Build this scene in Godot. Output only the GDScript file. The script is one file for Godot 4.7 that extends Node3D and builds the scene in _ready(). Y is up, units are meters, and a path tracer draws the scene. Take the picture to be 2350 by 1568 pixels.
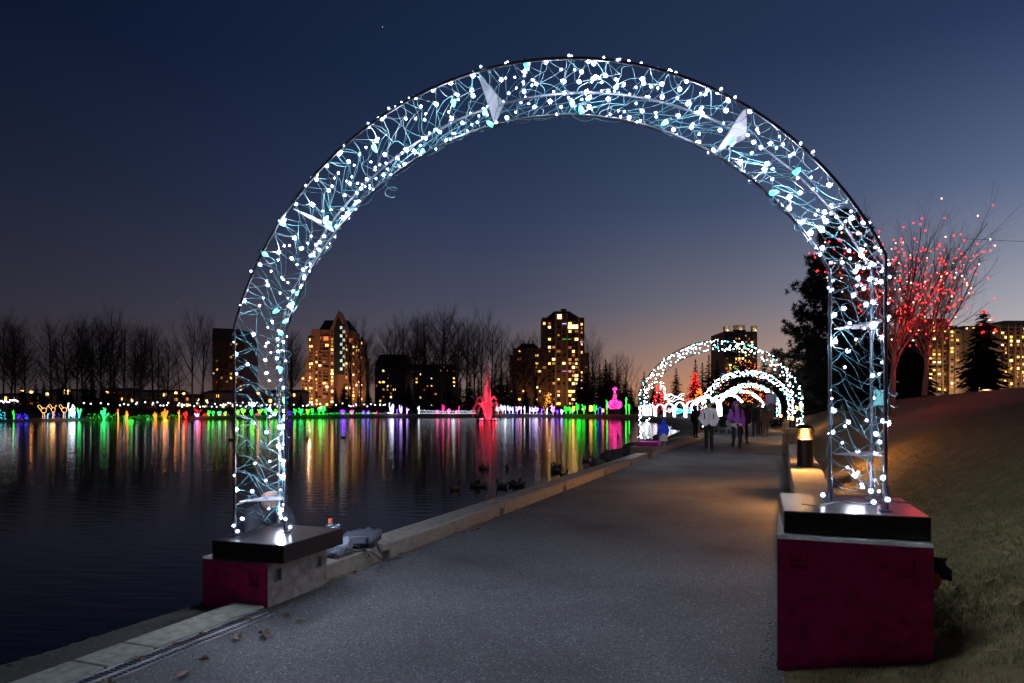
extends Node3D
# A lakeside path at dusk with a row of lit arches. Metres, y up. The camera stands at the origin of the plan, 1.6 m up, looking along -z.
# Two ways to give a place: along(a, p, h) is metres along the path, metres to its right and height; spot(x, y, depth) is a bearing at a depth.

const F := 1640.0
const EYE := 1.6
const HZ := 932.0
const YAW := -0.36406
const WATER := -0.55

var rng := RandomNumberGenerator.new()
var M := {}
var lake := PackedVector2Array()
var inside_tree_points := PackedVector3Array()


# ---------------------------------------------------------------- geometry
class Buf:
	var v := PackedVector3Array()
	var n := PackedVector3Array()
	var ix := PackedInt32Array()

	func tri(a: Vector3, b: Vector3, c: Vector3) -> void:
		var m := (c - a).cross(b - a).normalized()
		var s := v.size()
		v.append(a); v.append(b); v.append(c)
		n.append(m); n.append(m); n.append(m)
		ix.append(s); ix.append(s + 1); ix.append(s + 2)

	func quad(a: Vector3, b: Vector3, c: Vector3, d: Vector3, out := Vector3.ZERO) -> void:
		var m := (c - a).cross(b - d).normalized()
		if out != Vector3.ZERO and m.dot(out) < 0.0:
			var t := b
			b = d
			d = t
			m = -m
		var s := v.size()
		v.append(a); v.append(b); v.append(c); v.append(d)
		for i in 4: n.append(m)
		ix.append(s); ix.append(s + 1); ix.append(s + 2); ix.append(s); ix.append(s + 2); ix.append(s + 3)

	func box(lo: Vector3, hi: Vector3, bevel := 0.0, turn := Transform3D()) -> void:
		# a box with chamfered edges
		var c := (lo + hi) * 0.5
		var e := (hi - lo) * 0.5
		var b := minf(bevel, minf(e.x, minf(e.y, e.z)) * 0.9)
		for ax in 3:
			var u := (ax + 1) % 3
			var w := (ax + 2) % 3
			for s in [-1.0, 1.0]:
				var q := []
				for k in [[-1, -1], [1, -1], [1, 1], [-1, 1]]:
					var p := Vector3()
					p[ax] = e[ax] * s
					p[u] = (e[u] - b) * k[0]
					p[w] = (e[w] - b) * k[1]
					q.append(turn * (c + p))
				var o := Vector3()
				o[ax] = s
				quad(q[0], q[1], q[2], q[3], turn.basis * o)
			if b <= 0.0: continue
			for s in [-1.0, 1.0]:
				for t in [-1.0, 1.0]:
					var q := []
					for k in [[0, -1], [1, -1], [1, 1], [0, 1]]:
						var p := Vector3()
						p[ax] = (e[ax] - b) * k[1]
						p[u] = (e[u] - (b if k[0] else 0.0)) * s
						p[w] = (e[w] - (0.0 if k[0] else b)) * t
						q.append(turn * (c + p))
					var o := Vector3()
					o[u] = s
					o[w] = t
					quad(q[0], q[1], q[2], q[3], turn.basis * o)
		if b > 0.0:
			for sx in [-1.0, 1.0]:
				for sy in [-1.0, 1.0]:
					for sz in [-1.0, 1.0]:
						var p0: Vector3 = turn * (c + Vector3(e.x * sx, (e.y - b) * sy, (e.z - b) * sz))
						var p1: Vector3 = turn * (c + Vector3((e.x - b) * sx, e.y * sy, (e.z - b) * sz))
						var p2: Vector3 = turn * (c + Vector3((e.x - b) * sx, (e.y - b) * sy, e.z * sz))
						if (p2 - p0).cross(p1 - p0).dot(turn.basis * Vector3(sx, sy, sz)) < 0.0: tri(p0, p2, p1)
						else: tri(p0, p1, p2)

	func tube(pts: PackedVector3Array, rad: Variant, sides := 6, caps := true) -> void:
		var k := pts.size()
		if k < 2: return
		var up := Vector3.UP
		var s0 := v.size()
		for i in k:
			var d := (pts[mini(i + 1, k - 1)] - pts[maxi(i - 1, 0)]).normalized()
			if i == 0 and absf(d.dot(up)) > 0.9: up = Vector3.RIGHT
			var x := up.cross(d).normalized()
			if x == Vector3.ZERO: x = Vector3.FORWARD.cross(d).normalized()
			up = d.cross(x)
			var r: float = rad if rad is float else rad[i]
			for j in sides:
				var t := TAU * j / sides
				var o := x * cos(t) + up * sin(t)
				v.append(pts[i] + o * r)
				n.append(o)
			if i:
				var a := s0 + (i - 1) * sides
				for j in sides:
					var j2 := (j + 1) % sides
					ix.append(a + j); ix.append(a + sides + j); ix.append(a + j2)
					ix.append(a + j2); ix.append(a + sides + j); ix.append(a + sides + j2)
		if caps:
			for e in [0, k - 1]:
				var a: int = s0 + e * sides
				var m := v.size()
				var d := (pts[1] - pts[0]).normalized() if e else (pts[0] - pts[1]).normalized()
				if e: d = (pts[k - 1] - pts[k - 2]).normalized()
				for j in sides:
					v.append(v[a + j])
					n.append(d)
				for j in range(1, sides - 1):
					ix.append(m); ix.append(m + j + (1 if e else 0)); ix.append(m + j + (0 if e else 1))

	func lathe(prof: Array, sides := 16, t := Transform3D()) -> void:
		# profile of Vector2(radius, height), each run a hard-edged band
		for i in prof.size() - 1:
			var a: Vector2 = prof[i]
			var b: Vector2 = prof[i + 1]
			var m := Vector2(b.y - a.y, a.x - b.x).normalized()
			var s := v.size()
			for j in sides + 1:
				var w := TAU * j / sides
				var d := Vector3(cos(w), 0, sin(w))
				var o: Vector3 = (t.basis * (d * m.x + Vector3(0, m.y, 0))).normalized()
				v.append(t * (d * a.x + Vector3(0, a.y, 0)))
				v.append(t * (d * b.x + Vector3(0, b.y, 0)))
				n.append(o); n.append(o)
				if j:
					var q := s + j * 2
					ix.append(q - 2); ix.append(q); ix.append(q - 1)
					ix.append(q - 1); ix.append(q); ix.append(q + 1)

	func ball(c: Vector3, r: Vector3, rings := 6, sides := 8, turn := Basis()) -> void:
		var s := v.size()
		for i in rings + 1:
			var f := PI * i / rings
			for j in sides:
				var w := TAU * j / sides
				var d := Vector3(sin(f) * cos(w), cos(f), sin(f) * sin(w))
				v.append(c + turn * (d * r))
				n.append((turn * (d / r)).normalized())
				if i:
					var a := s + (i - 1) * sides
					var j2 := (j + 1) % sides
					ix.append(a + j); ix.append(a + sides + j); ix.append(a + j2)
					ix.append(a + j2); ix.append(a + sides + j); ix.append(a + sides + j2)

	func holed(o: Vector3, x: Vector3, y: Vector3, w: float, h: float, holes: Array, depth: float) -> void:
		# a rectangular face with rectangular recesses; x and y are unit vectors, the outside is x cross y
		var out := x.cross(y)
		var xs := [0.0, w]
		var ys := [0.0, h]
		for r in holes:
			xs.append(r[0]); xs.append(r[0] + r[2]); ys.append(r[1]); ys.append(r[1] + r[3])
		xs.sort()
		ys.sort()
		for i in xs.size() - 1:
			for j in ys.size() - 1:
				if xs[i + 1] - xs[i] < 1e-5 or ys[j + 1] - ys[j] < 1e-5: continue
				var mx: float = (xs[i] + xs[i + 1]) * 0.5
				var my: float = (ys[j] + ys[j + 1]) * 0.5
				var deep := false
				for r in holes:
					if mx > r[0] and mx < r[0] + r[2] and my > r[1] and my < r[1] + r[3]: deep = true
				if not deep:
					quad(o + x * xs[i] + y * ys[j], o + x * xs[i + 1] + y * ys[j], o + x * xs[i + 1] + y * ys[j + 1], o + x * xs[i] + y * ys[j + 1], out)
		for r in holes:
			var a: Vector3 = o + x * r[0] + y * r[1]
			var q := [a, a + x * r[2], a + x * r[2] + y * r[3], a + y * r[3]]
			var mid: Vector3 = (q[0] + q[2]) * 0.5
			var e := []
			for p in q: e.append(mid + (p - mid) * 0.86 - out * depth)
			quad(e[0], e[1], e[2], e[3], out)
			for i in 4:
				var i2 := (i + 1) % 4
				quad(q[i], q[i2], e[i2], e[i], mid - (q[i] + q[i2]) * 0.5)

	func mesh() -> ArrayMesh:
		var m := ArrayMesh.new()
		add(m, null)
		return m

	func add(m: ArrayMesh, material: Material) -> void:
		var a := []
		a.resize(Mesh.ARRAY_MAX)
		a[Mesh.ARRAY_VERTEX] = v
		a[Mesh.ARRAY_NORMAL] = n
		a[Mesh.ARRAY_INDEX] = ix
		m.add_surface_from_arrays(Mesh.PRIMITIVE_TRIANGLES, a)
		if material: m.surface_set_material(m.get_surface_count() - 1, material)


# surface nets over tapered capsules [from, to, radius, radius], joined with a smooth minimum of width k
func nets(b: Buf, bones: Array, cell: float, k: float, turn := Transform3D()) -> void:
	var lo := Vector3.INF
	var hi := -Vector3.INF
	var far := cell * 2.5 + k * 3.0
	for q in bones:
		var r: float = maxf(q[2], q[3]) + far
		lo = lo.min((q[0] as Vector3).min(q[1]) - Vector3.ONE * r)
		hi = hi.max((q[0] as Vector3).max(q[1]) + Vector3.ONE * r)
	var nx := int((hi.x - lo.x) / cell) + 2
	var ny := int((hi.y - lo.y) / cell) + 2
	var nz := int((hi.z - lo.z) / cell) + 2
	var acc := PackedFloat32Array()
	acc.resize(nx * ny * nz)
	for q in bones:
		var a: Vector3 = q[0]
		var d: Vector3 = q[1] - q[0]
		var ra: float = q[2]
		var rb: float = q[3]
		var dd := maxf(d.length_squared(), 1e-9)
		var r := maxf(ra, rb) + far
		var l := ((a.min(q[1]) - Vector3.ONE * r - lo) / cell).floor()
		var h := ((a.max(q[1]) + Vector3.ONE * r - lo) / cell).ceil()
		for z in range(maxi(0, int(l.z)), mini(nz, int(h.z) + 1)):
			for y in range(maxi(0, int(l.y)), mini(ny, int(h.y) + 1)):
				var at := (z * ny + y) * nx
				for x in range(maxi(0, int(l.x)), mini(nx, int(h.x) + 1)):
					var p := lo + Vector3(x, y, z) * cell - a
					var t := clampf(p.dot(d) / dd, 0.0, 1.0)
					var s := (p - d * t).length() - lerpf(ra, rb, t)
					if s < far: acc[at + x] += exp(-maxf(s, -8.0 * k) / k)
	var id := {}
	var first := b.v.size()
	var sx := 1
	var sy := nx
	var sz := nx * ny
	var corners := [0, sx, sy, sx + sy, sz, sx + sz, sy + sz, sx + sy + sz]
	var lines := [[0, 1], [2, 3], [4, 5], [6, 7], [0, 2], [1, 3], [4, 6], [5, 7], [0, 4], [1, 5], [2, 6], [3, 7]]
	var off := []
	for c in 8: off.append(Vector3(c & 1, (c >> 1) & 1, c >> 2))
	for z in nz - 1:
		for y in ny - 1:
			for x in nx - 1:
				var at := (z * ny + y) * nx + x
				var mask := 0
				for c in 8:
					if acc[at + corners[c]] > 1.0: mask |= 1 << c
				if mask == 0 or mask == 255: continue
				var sum := Vector3()
				var m := 0
				for e in lines:
					if ((mask >> e[0]) & 1) == ((mask >> e[1]) & 1): continue
					var f0 := -k * log(maxf(acc[at + corners[e[0]]], 1e-12))
					var f1 := -k * log(maxf(acc[at + corners[e[1]]], 1e-12))
					sum += (off[e[0]] as Vector3).lerp(off[e[1]], clampf(f0 / (f0 - f1), 0.0, 1.0))
					m += 1
				id[at] = b.v.size()
				b.v.append(turn * (lo + (Vector3(x, y, z) + sum / m) * cell))
				b.n.append(Vector3.ZERO)
	var ring := [[sy, sz], [sz, sx], [sx, sy]]
	var step := [sx, sy, sz]
	var i0 := b.ix.size()
	for at in id:
		for ax in 3:
			var in0 := acc[at] > 1.0
			if in0 == (acc[at + step[ax]] > 1.0): continue
			var q1: int = at - ring[ax][0]
			var q2: int = at - ring[ax][0] - ring[ax][1]
			var q3: int = at - ring[ax][1]
			if not (id.has(q1) and id.has(q2) and id.has(q3)): continue
			var l := [id[at], id[q1], id[q2], id[q3]]
			if not in0: l = [l[0], l[3], l[2], l[1]]
			for t in [0, 1, 2, 0, 2, 3]: b.ix.append(l[t])
	for i in range(i0, b.ix.size(), 3):
		var p := b.v[b.ix[i]]
		var g := (b.v[b.ix[i + 2]] - p).cross(b.v[b.ix[i + 1]] - p)
		for j in 3: b.n[b.ix[i + j]] += g
	for i in range(first, b.v.size()): b.n[i] = b.n[i].normalized()


# ---------------------------------------------------------------- places, names, materials
func along(a: float, p: float, h: float) -> Vector3:
	return Vector3(0.35612 * a + 0.93444 * p, h, -(0.93444 * a - 0.35612 * p))

func on_path(a: float, p: float, h := 0.0) -> Vector3:
	return along(a, p + bend(a), h + drop(a))

func bend(a: float) -> float:
	return -0.0013 * pow(maxf(a - 35.0, 0.0), 2.0)

func drop(a: float) -> float:
	return -0.35 * smoothstep(24.0, 85.0, a)

func spot(x: float, y: float, depth: float) -> Vector3:
	return Vector3((x - 1175.0) / F * depth, EYE + (HZ - y) / F * depth, -depth)

func on_level(x: float, y: float, h: float) -> Vector2:
	var d := F * (EYE - h) / (y - HZ)
	return Vector2((x - 1175.0) / F * d, -d)

func obj(called: String, b: Buf, m: Material, parent: Node = self, at := Vector3.ZERO) -> MeshInstance3D:
	var o := MeshInstance3D.new()
	o.name = called
	o.mesh = b.mesh()
	o.material_override = m
	o.mesh.surface_set_material(0, m)
	o.material_override = null
	o.position = at
	parent.add_child(o, true)
	return o

func put(called: String, mesh: Mesh, parent: Node, where: Transform3D) -> MeshInstance3D:
	var o := MeshInstance3D.new()
	o.name = called
	o.mesh = mesh
	o.transform = where
	parent.add_child(o, true)
	return o

func many(called: String, mesh: Mesh, places: Array, parent: Node = self) -> MultiMeshInstance3D:
	var mm := MultiMesh.new()
	mm.transform_format = MultiMesh.TRANSFORM_3D
	mm.mesh = mesh
	mm.instance_count = places.size()
	for i in places.size(): mm.set_instance_transform(i, places[i])
	var o := MultiMeshInstance3D.new()
	o.name = called
	o.multimesh = mm
	o.set_meta("kind", "stuff")
	parent.add_child(o, true)
	return o

func thing(called: String, label: String, category: String, at := Vector3.ZERO, turn := 0.0, group := "") -> Node3D:
	var o := Node3D.new()
	o.name = called
	add_child(o, true)
	o.position = at
	o.rotation.y = turn
	return tag(o, label, category, group)

func tag(o: Node3D, label: String, category: String, group := "") -> Node3D:
	o.set_meta("label", label)
	o.set_meta("category", category)
	if group: o.set_meta("group", group)
	return o

func structure(called: String, b: Buf, m: Material) -> MeshInstance3D:
	var o := obj(called, b, m)
	o.set_meta("kind", "structure")
	return o

func copy(o: Node3D, at: Vector3, turn := 0.0, size := Vector3.ONE, label := "", group := "") -> Node3D:
	var c: Node3D = o.duplicate()
	c.name = String(o.name).rstrip("0123456789_")
	add_child(c, true)
	c.position = at
	c.rotation.y = turn
	c.scale = size
	if label: c.set_meta("label", label)
	if group: c.set_meta("group", group)
	return c

func lin(r: float, g: float, b: float) -> Color:
	return Color(r, g, b).linear_to_srgb()

func mat(r: float, g: float, b: float, rough := 0.8, metal := 0.0) -> StandardMaterial3D:
	var m := StandardMaterial3D.new()
	m.albedo_color = lin(r, g, b)
	m.roughness = rough
	m.metallic = metal
	return m

func glow(r: float, g: float, b: float, energy: float) -> StandardMaterial3D:
	var m := mat(0.5, 0.5, 0.5, 0.4)
	m.emission_enabled = true
	m.emission = lin(r, g, b)
	m.emission_energy_multiplier = energy
	return m

func noise_map(freq: float, octaves: int, ramp: Array, seed_ := 1, size := 512, kind := FastNoiseLite.TYPE_SIMPLEX_SMOOTH) -> NoiseTexture2D:
	var f := FastNoiseLite.new()
	f.noise_type = kind
	f.seed = seed_
	f.frequency = freq
	f.fractal_octaves = octaves
	var t := NoiseTexture2D.new()
	t.width = size
	t.height = size
	t.seamless = true
	t.noise = f
	if ramp:
		var g := Gradient.new()
		g.offsets = PackedFloat32Array(range(ramp.size()).map(func(i): return float(i) / (ramp.size() - 1)))
		g.colors = PackedColorArray(ramp)
		t.color_ramp = g
	return t

# a surface whose colour runs over the ramp (linear values), with relief; tiles every `span` metres in world axes
func rough_mat(ramp: Array, freq: float, span: float, rough: float, relief := 0.0, seed_ := 1, octaves := 5, world := true) -> StandardMaterial3D:
	var m := StandardMaterial3D.new()
	m.albedo_texture = noise_map(freq, octaves, ramp.map(func(c): return lin(c[0], c[1], c[2])), seed_)
	m.roughness = rough
	m.uv1_triplanar = true
	m.uv1_world_triplanar = world
	m.uv1_scale = Vector3.ONE / span
	if relief > 0.0:
		m.heightmap_enabled = true
		m.heightmap_texture = noise_map(freq * 1.7, octaves, [], seed_ + 7)
		m.heightmap_scale = relief
	return m

func omni(parent: Node, at: Vector3, r: float, g: float, b: float, e: float, size := 0.03, called := "lamp_light") -> void:
	var l := OmniLight3D.new()
	l.name = called
	l.position = at
	l.light_color = lin(r, g, b)
	l.light_energy = e
	l.light_size = size
	l.omni_range = 40.0
	l.omni_attenuation = 2.0
	l.shadow_enabled = true
	parent.add_child(l, true)

func pick(a: Array) -> Variant:
	return a[rng.randi() % a.size()]

func wob(s: float) -> Vector3:
	return Vector3(rng.randf_range(-s, s), rng.randf_range(-s, s), rng.randf_range(-s, s))


# ---------------------------------------------------------------- sky and light
# dusk colours as the eye sees them (sRGB), by bearing (degrees from the view, the glow stands at 52) and height
func dusk(az: float, el: float) -> Color:
	var off := absf(wrapf(az - 52.0, -180.0, 180.0))
	var heights := [0.0, 3.5, 8.0, 15.0, 25.0, 45.0, 90.0]
	var near := [Color8(226, 196, 172), Color8(196, 186, 184), Color8(154, 157, 171), Color8(92, 106, 138), Color8(42, 57, 90), Color8(22, 34, 60), Color8(12, 20, 40)]
	var mid := [Color8(214, 144, 96), Color8(164, 129, 114), Color8(107, 106, 119), Color8(63, 76, 105), Color8(36, 50, 80), Color8(19, 31, 56), Color8(11, 19, 39)]
	var side := [Color8(138, 106, 94), Color8(103, 91, 95), Color8(73, 75, 94), Color8(47, 59, 87), Color8(28, 42, 70), Color8(15, 26, 49), Color8(10, 18, 37)]
	var away := [Color8(68, 56, 58), Color8(54, 49, 56), Color8(44, 43, 56), Color8(28, 34, 54), Color8(12, 23, 45), Color8(9, 18, 38), Color8(8, 16, 34)]
	var bands := [near, near, mid, side, away, away]
	var stops := [0.0, 14.0, 37.0, 54.0, 90.0, 181.0]
	var j := 0
	while j < 4 and off > stops[j + 1]: j += 1
	var t = smoothstep(0.0, 1.0, (off - stops[j]) / (stops[j + 1] - stops[j])) * 0.4 + 0.6 * (off - stops[j]) / (stops[j + 1] - stops[j])
	var i := 0
	while i < 5 and el > heights[i + 1]: i += 1
	var s := clampf((el - heights[i]) / (heights[i + 1] - heights[i]), 0.0, 1.0)
	var a: Color = (bands[j][i] as Color).lerp(bands[j][i + 1], s)
	var b: Color = (bands[j + 1][i] as Color).lerp(bands[j + 1][i + 1], s)
	return a.lerp(b, clampf(t, 0.0, 1.0)).srgb_to_linear()

func make_sky() -> void:
	var w := 720
	var h := 360
	var im := Image.create(w, h, false, Image.FORMAT_RGBF)
	for y in h:
		var el := 90.0 - (y + 0.5) * 180.0 / h
		for x in w:
			im.set_pixel(x, y, dusk(wrapf((x + 0.5) * 360.0 / w, -180.0, 180.0), maxf(el, 0.0)))
	var pano := PanoramaSkyMaterial.new()
	pano.panorama = ImageTexture.create_from_image(im)
	var e := Environment.new()
	e.background_mode = Environment.BG_SKY
	e.sky = Sky.new()
	e.sky.sky_material = pano
	e.tonemap_mode = Environment.TONE_MAPPER_LINEAR
	e.tonemap_exposure = 1.0
	e.sdfgi_enabled = true
	e.ssao_enabled = true
	e.ssil_enabled = true
	var world := WorldEnvironment.new()
	world.name = "world_environment"
	world.environment = e
	add_child(world)

func make_camera() -> void:
	var c := Camera3D.new()
	c.name = "camera"
	c.projection = Camera3D.PROJECTION_FRUSTUM
	c.near = 0.1
	c.far = 4000.0
	c.size = 1568.0 / F * 0.1
	c.frustum_offset = Vector2(0.0, 148.0 / F * 0.1)
	c.position = Vector3(0, EYE, 0)
	add_child(c)
	c.current = true

# slopes of small waves that mostly run towards the near bank, as a tiling normal map
func wave_map() -> ImageTexture:
	var n := 256
	var g := RandomNumberGenerator.new()
	g.seed = 17
	var waves := []
	for i in 26:
		var kz := 8 + g.randi() % 46
		var kx := int(g.randfn(0.0, 0.28) * kz)
		waves.append([kx, kz, g.randf() * TAU, 0.0036 * g.randf_range(0.5, 1.2)])
	var im := Image.create(n, n, false, Image.FORMAT_RGBF)
	for y in n:
		for x in n:
			var sx := 0.0
			var sy := 0.0
			for w in waves:
				var c: float = cos(TAU * (w[0] * x + w[1] * y) / n + w[2]) * w[3]
				sx += c * w[0] / w[1]
				sy += c
			var v := Vector3(-sx, -sy, 1.0).normalized() * 0.5 + Vector3(0.5, 0.5, 0.5)
			im.set_pixel(x, y, Color(v.x, v.y, v.z))
	return ImageTexture.create_from_image(im)

func make_materials() -> void:
	# asphalt: dark binder with pale grit
	var px := 430
	var bytes := PackedByteArray()
	bytes.resize(px * px * 3)
	var g := RandomNumberGenerator.new()
	g.seed = 3
	for i in px * px:
		var r := g.randf()
		var v := 92 + g.randi() % 18
		if r > 0.94: v = 124 + g.randi() % 64
		elif r < 0.2: v = 62 + g.randi() % 20
		bytes[i * 3] = v - 2
		bytes[i * 3 + 1] = v - 1
		bytes[i * 3 + 2] = v + (g.randi() % 4)
	var im := Image.create_from_data(px, px, false, Image.FORMAT_RGB8, bytes)
	im.resize(1290, 1290, Image.INTERPOLATE_CUBIC)
	var a := StandardMaterial3D.new()
	a.albedo_texture = ImageTexture.create_from_image(im)
	a.uv1_triplanar = true
	a.uv1_world_triplanar = true
	a.uv1_scale = Vector3.ONE / 3.6
	a.uv2_triplanar = true
	a.uv2_world_triplanar = true
	a.uv2_scale = Vector3.ONE / 7.3
	a.roughness = 0.8
	a.detail_enabled = true
	a.detail_blend_mode = BaseMaterial3D.BLEND_MODE_MUL
	a.detail_uv_layer = BaseMaterial3D.DETAIL_UV_2
	a.detail_albedo = noise_map(0.006, 6, [lin(0.36, 0.345, 0.335), lin(0.66, 0.65, 0.65), lin(0.86, 0.86, 0.88), lin(1.0, 0.98, 0.96)], 12, 512)
	a.heightmap_enabled = true
	a.heightmap_texture = a.albedo_texture
	a.heightmap_scale = 0.25
	M.asphalt = a
	M.concrete = rough_mat([[0.10, 0.09, 0.08], [0.22, 0.205, 0.185], [0.31, 0.285, 0.26], [0.40, 0.375, 0.345]], 0.02, 1.3, 0.85, 0.35, 21, 6)
	M.kerb = rough_mat([[0.16, 0.145, 0.12], [0.27, 0.25, 0.215], [0.31, 0.29, 0.25], [0.37, 0.345, 0.305]], 0.025, 1.7, 0.85, 0.3, 25, 6)
	M.slab = rough_mat([[0.13, 0.14, 0.11], [0.22, 0.23, 0.19], [0.28, 0.285, 0.25]], 0.02, 1.1, 0.85, 0.3, 27, 6)
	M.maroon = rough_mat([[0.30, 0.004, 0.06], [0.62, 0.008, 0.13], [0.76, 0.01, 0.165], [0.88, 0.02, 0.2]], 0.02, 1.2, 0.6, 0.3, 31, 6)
	M.magenta = mat(0.42, 0.01, 0.3, 0.4)  # magenta light put into the colour of a black base box
	M.crumb = mat(0.06, 0.052, 0.042, 0.95)
	M.soil = rough_mat([[0.018, 0.015, 0.011], [0.04, 0.034, 0.026], [0.07, 0.06, 0.048]], 0.03, 2.0, 0.95, 2.0, 35, 6)
	M.lawn = rough_mat([[0.045, 0.033, 0.011], [0.092, 0.069, 0.022], [0.13, 0.097, 0.033], [0.22, 0.16, 0.064]], 0.022, 2.6, 0.95, 1.5, 41, 7)
	M.grass = mat(0.07, 0.105, 0.026, 0.8)
	M.straw = mat(0.17, 0.12, 0.055, 0.8)
	M.stone = rough_mat([[0.05, 0.047, 0.043], [0.11, 0.10, 0.092], [0.16, 0.15, 0.14]], 0.03, 0.8, 0.85, 0.5, 45)
	M.dark_stone = rough_mat([[0.012, 0.011, 0.01], [0.03, 0.028, 0.025], [0.05, 0.046, 0.042]], 0.03, 0.8, 0.9, 0.3, 47)
	var w := mat(0.0025, 0.003, 0.004, 0.085)
	w.normal_enabled = true
	w.metallic_specular = 0.28
	w.normal_texture = wave_map()
	w.normal_scale = 1.0
	w.uv1_triplanar = true
	w.uv1_world_triplanar = true
	w.uv1_scale = Vector3(1.0 / 5.0, 1.0, 1.0 / 5.0)
	M.water = w
	M.black_box = mat(0.012, 0.011, 0.013, 0.28)
	M.rebar = mat(0.10, 0.10, 0.125, 0.38, 0.7)
	M.plate = mat(0.2, 0.2, 0.225, 0.4, 0.4)
	M.cord = mat(0.04, 0.135, 0.165, 0.4)
	M.socket = mat(0.02, 0.06, 0.05, 0.5)
	M.bulb = glow(0.74, 0.8, 1.0, 42.0)
	M.bulb_dim = glow(0.74, 0.8, 1.0, 32.0)
	M.cap = glow(0.4, 0.46, 1.0, 1.3)  # translucent glowing shell that stands in for the bluish halo round a bulb
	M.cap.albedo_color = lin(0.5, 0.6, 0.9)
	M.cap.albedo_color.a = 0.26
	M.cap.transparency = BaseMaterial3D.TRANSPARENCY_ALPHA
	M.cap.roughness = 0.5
	M.teal_bulb = glow(0.03, 0.85, 0.72, 5.0)
	M.far_bulb = glow(0.88, 0.95, 1.0, 14.0)
	M.far_teal = glow(0.05, 0.85, 0.75, 10.0)
	M.bronze = mat(0.035, 0.028, 0.03, 0.4, 0.6)
	M.amber = glow(1.0, 0.42, 0.07, 45.0)
	M.steel = mat(0.35, 0.35, 0.37, 0.4, 0.8)
	M.bark = rough_mat([[0.04, 0.032, 0.026], [0.09, 0.075, 0.06], [0.13, 0.11, 0.09]], 0.05, 0.7, 0.9, 0.6, 61)
	M.red_bark = rough_mat([[0.10, 0.08, 0.07], [0.18, 0.15, 0.13], [0.24, 0.2, 0.18]], 0.05, 0.5, 0.9, 0.5, 63)
	M.far_bark = mat(0.035, 0.028, 0.026, 0.9)
	M.needles = mat(0.018, 0.03, 0.016, 0.85)
	M.pine_needles = mat(0.014, 0.022, 0.014, 0.85)
	M.dry_leaf = rough_mat([[0.10, 0.06, 0.035], [0.22, 0.14, 0.09], [0.30, 0.21, 0.15]], 0.06, 0.3, 0.8, 0.1, 71, 4)


# ---------------------------------------------------------------- the ground
func make_lake() -> void:
	for q in [along(-6, -5.7, 0), along(3, -5.5, 0), along(4.4, -5.4, 0), along(6.6, -5.3, 0), along(7.3, -4.5, 0), along(19.0, -4.55, 0)]: lake.append(Vector2(q.x, q.z))
	for q in [[1385, 1062], [1420, 1034], [1466, 1020], [1510, 1008], [1522, 988], [1508, 972], [1450, 966], [1400, 961], [1250, 957], [1100, 958], [900, 958.5], [700, 960], [520, 963], [300, 963.5], [180, 966], [0, 969.5], [-300, 972]]:
		lake.append(on_level(q[0], q[1], WATER))
	for q in [Vector2(-150, -60), Vector2(-150, 40), Vector2(-12, 40)]: lake.append(q)

func lake_distance(q: Vector2) -> float:
	var d := 1e9
	var odd := false
	var k := lake.size()
	for i in k:
		var a := lake[i]
		var b := lake[(i + 1) % k]
		d = minf(d, q.distance_squared_to(Geometry2D.get_closest_point_to_segment(q, a, b)))
		if (a.y > q.y) != (b.y > q.y) and q.x < (b.x - a.x) * (q.y - a.y) / (b.y - a.y) + a.x: odd = not odd
	return -sqrt(d) if odd else sqrt(d)

func hill(a: float, p: float) -> float:
	var q := maxf(p, 0.0)
	var at := [0.0, 0.8, 1.6, 2.6, 4.6, 8.0, 16.0, 40.0]
	var up := [0.0, 0.17, 0.64, 1.24, 1.92, 2.28, 2.45, 2.5]
	var i := 0
	while i < 6 and q > at[i + 1]: i += 1
	var h := lerpf(up[i], up[i + 1], clampf((q - at[i]) / (at[i + 1] - at[i]), 0.0, 1.0))
	return h * (1.0 - 0.75 * smoothstep(45.0, 100.0, a))

func land(a: float, p: float) -> float:
	# ground height, metres along the path and to its right
	var w := along(a, p, 0)
	var q := p - bend(a)
	var h := drop(a)
	if q > 0.0: h += hill(a, q)
	elif q > -4.3: h -= 0.07
	else: h += lerpf(-0.07, -0.02, clampf((-4.3 - q) / 2.0, 0.0, 1.0)) + 0.45 * smoothstep(60.0, 100.0, a)
	var d := lake_distance(Vector2(w.x, w.z))
	var bank := 0.9 if a < 20.0 else 2.2
	return lerpf(WATER - 0.6, h, smoothstep(-bank * 0.6, bank, d))

func run(marks: Array) -> PackedFloat32Array:
	var r := PackedFloat32Array()
	for i in marks.size() - 1:
		var n: int = marks[i][1]
		for k in n: r.append(lerpf(marks[i][0], marks[i + 1][0], float(k) / n))
	r.append(marks[-1][0])
	return r

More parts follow.
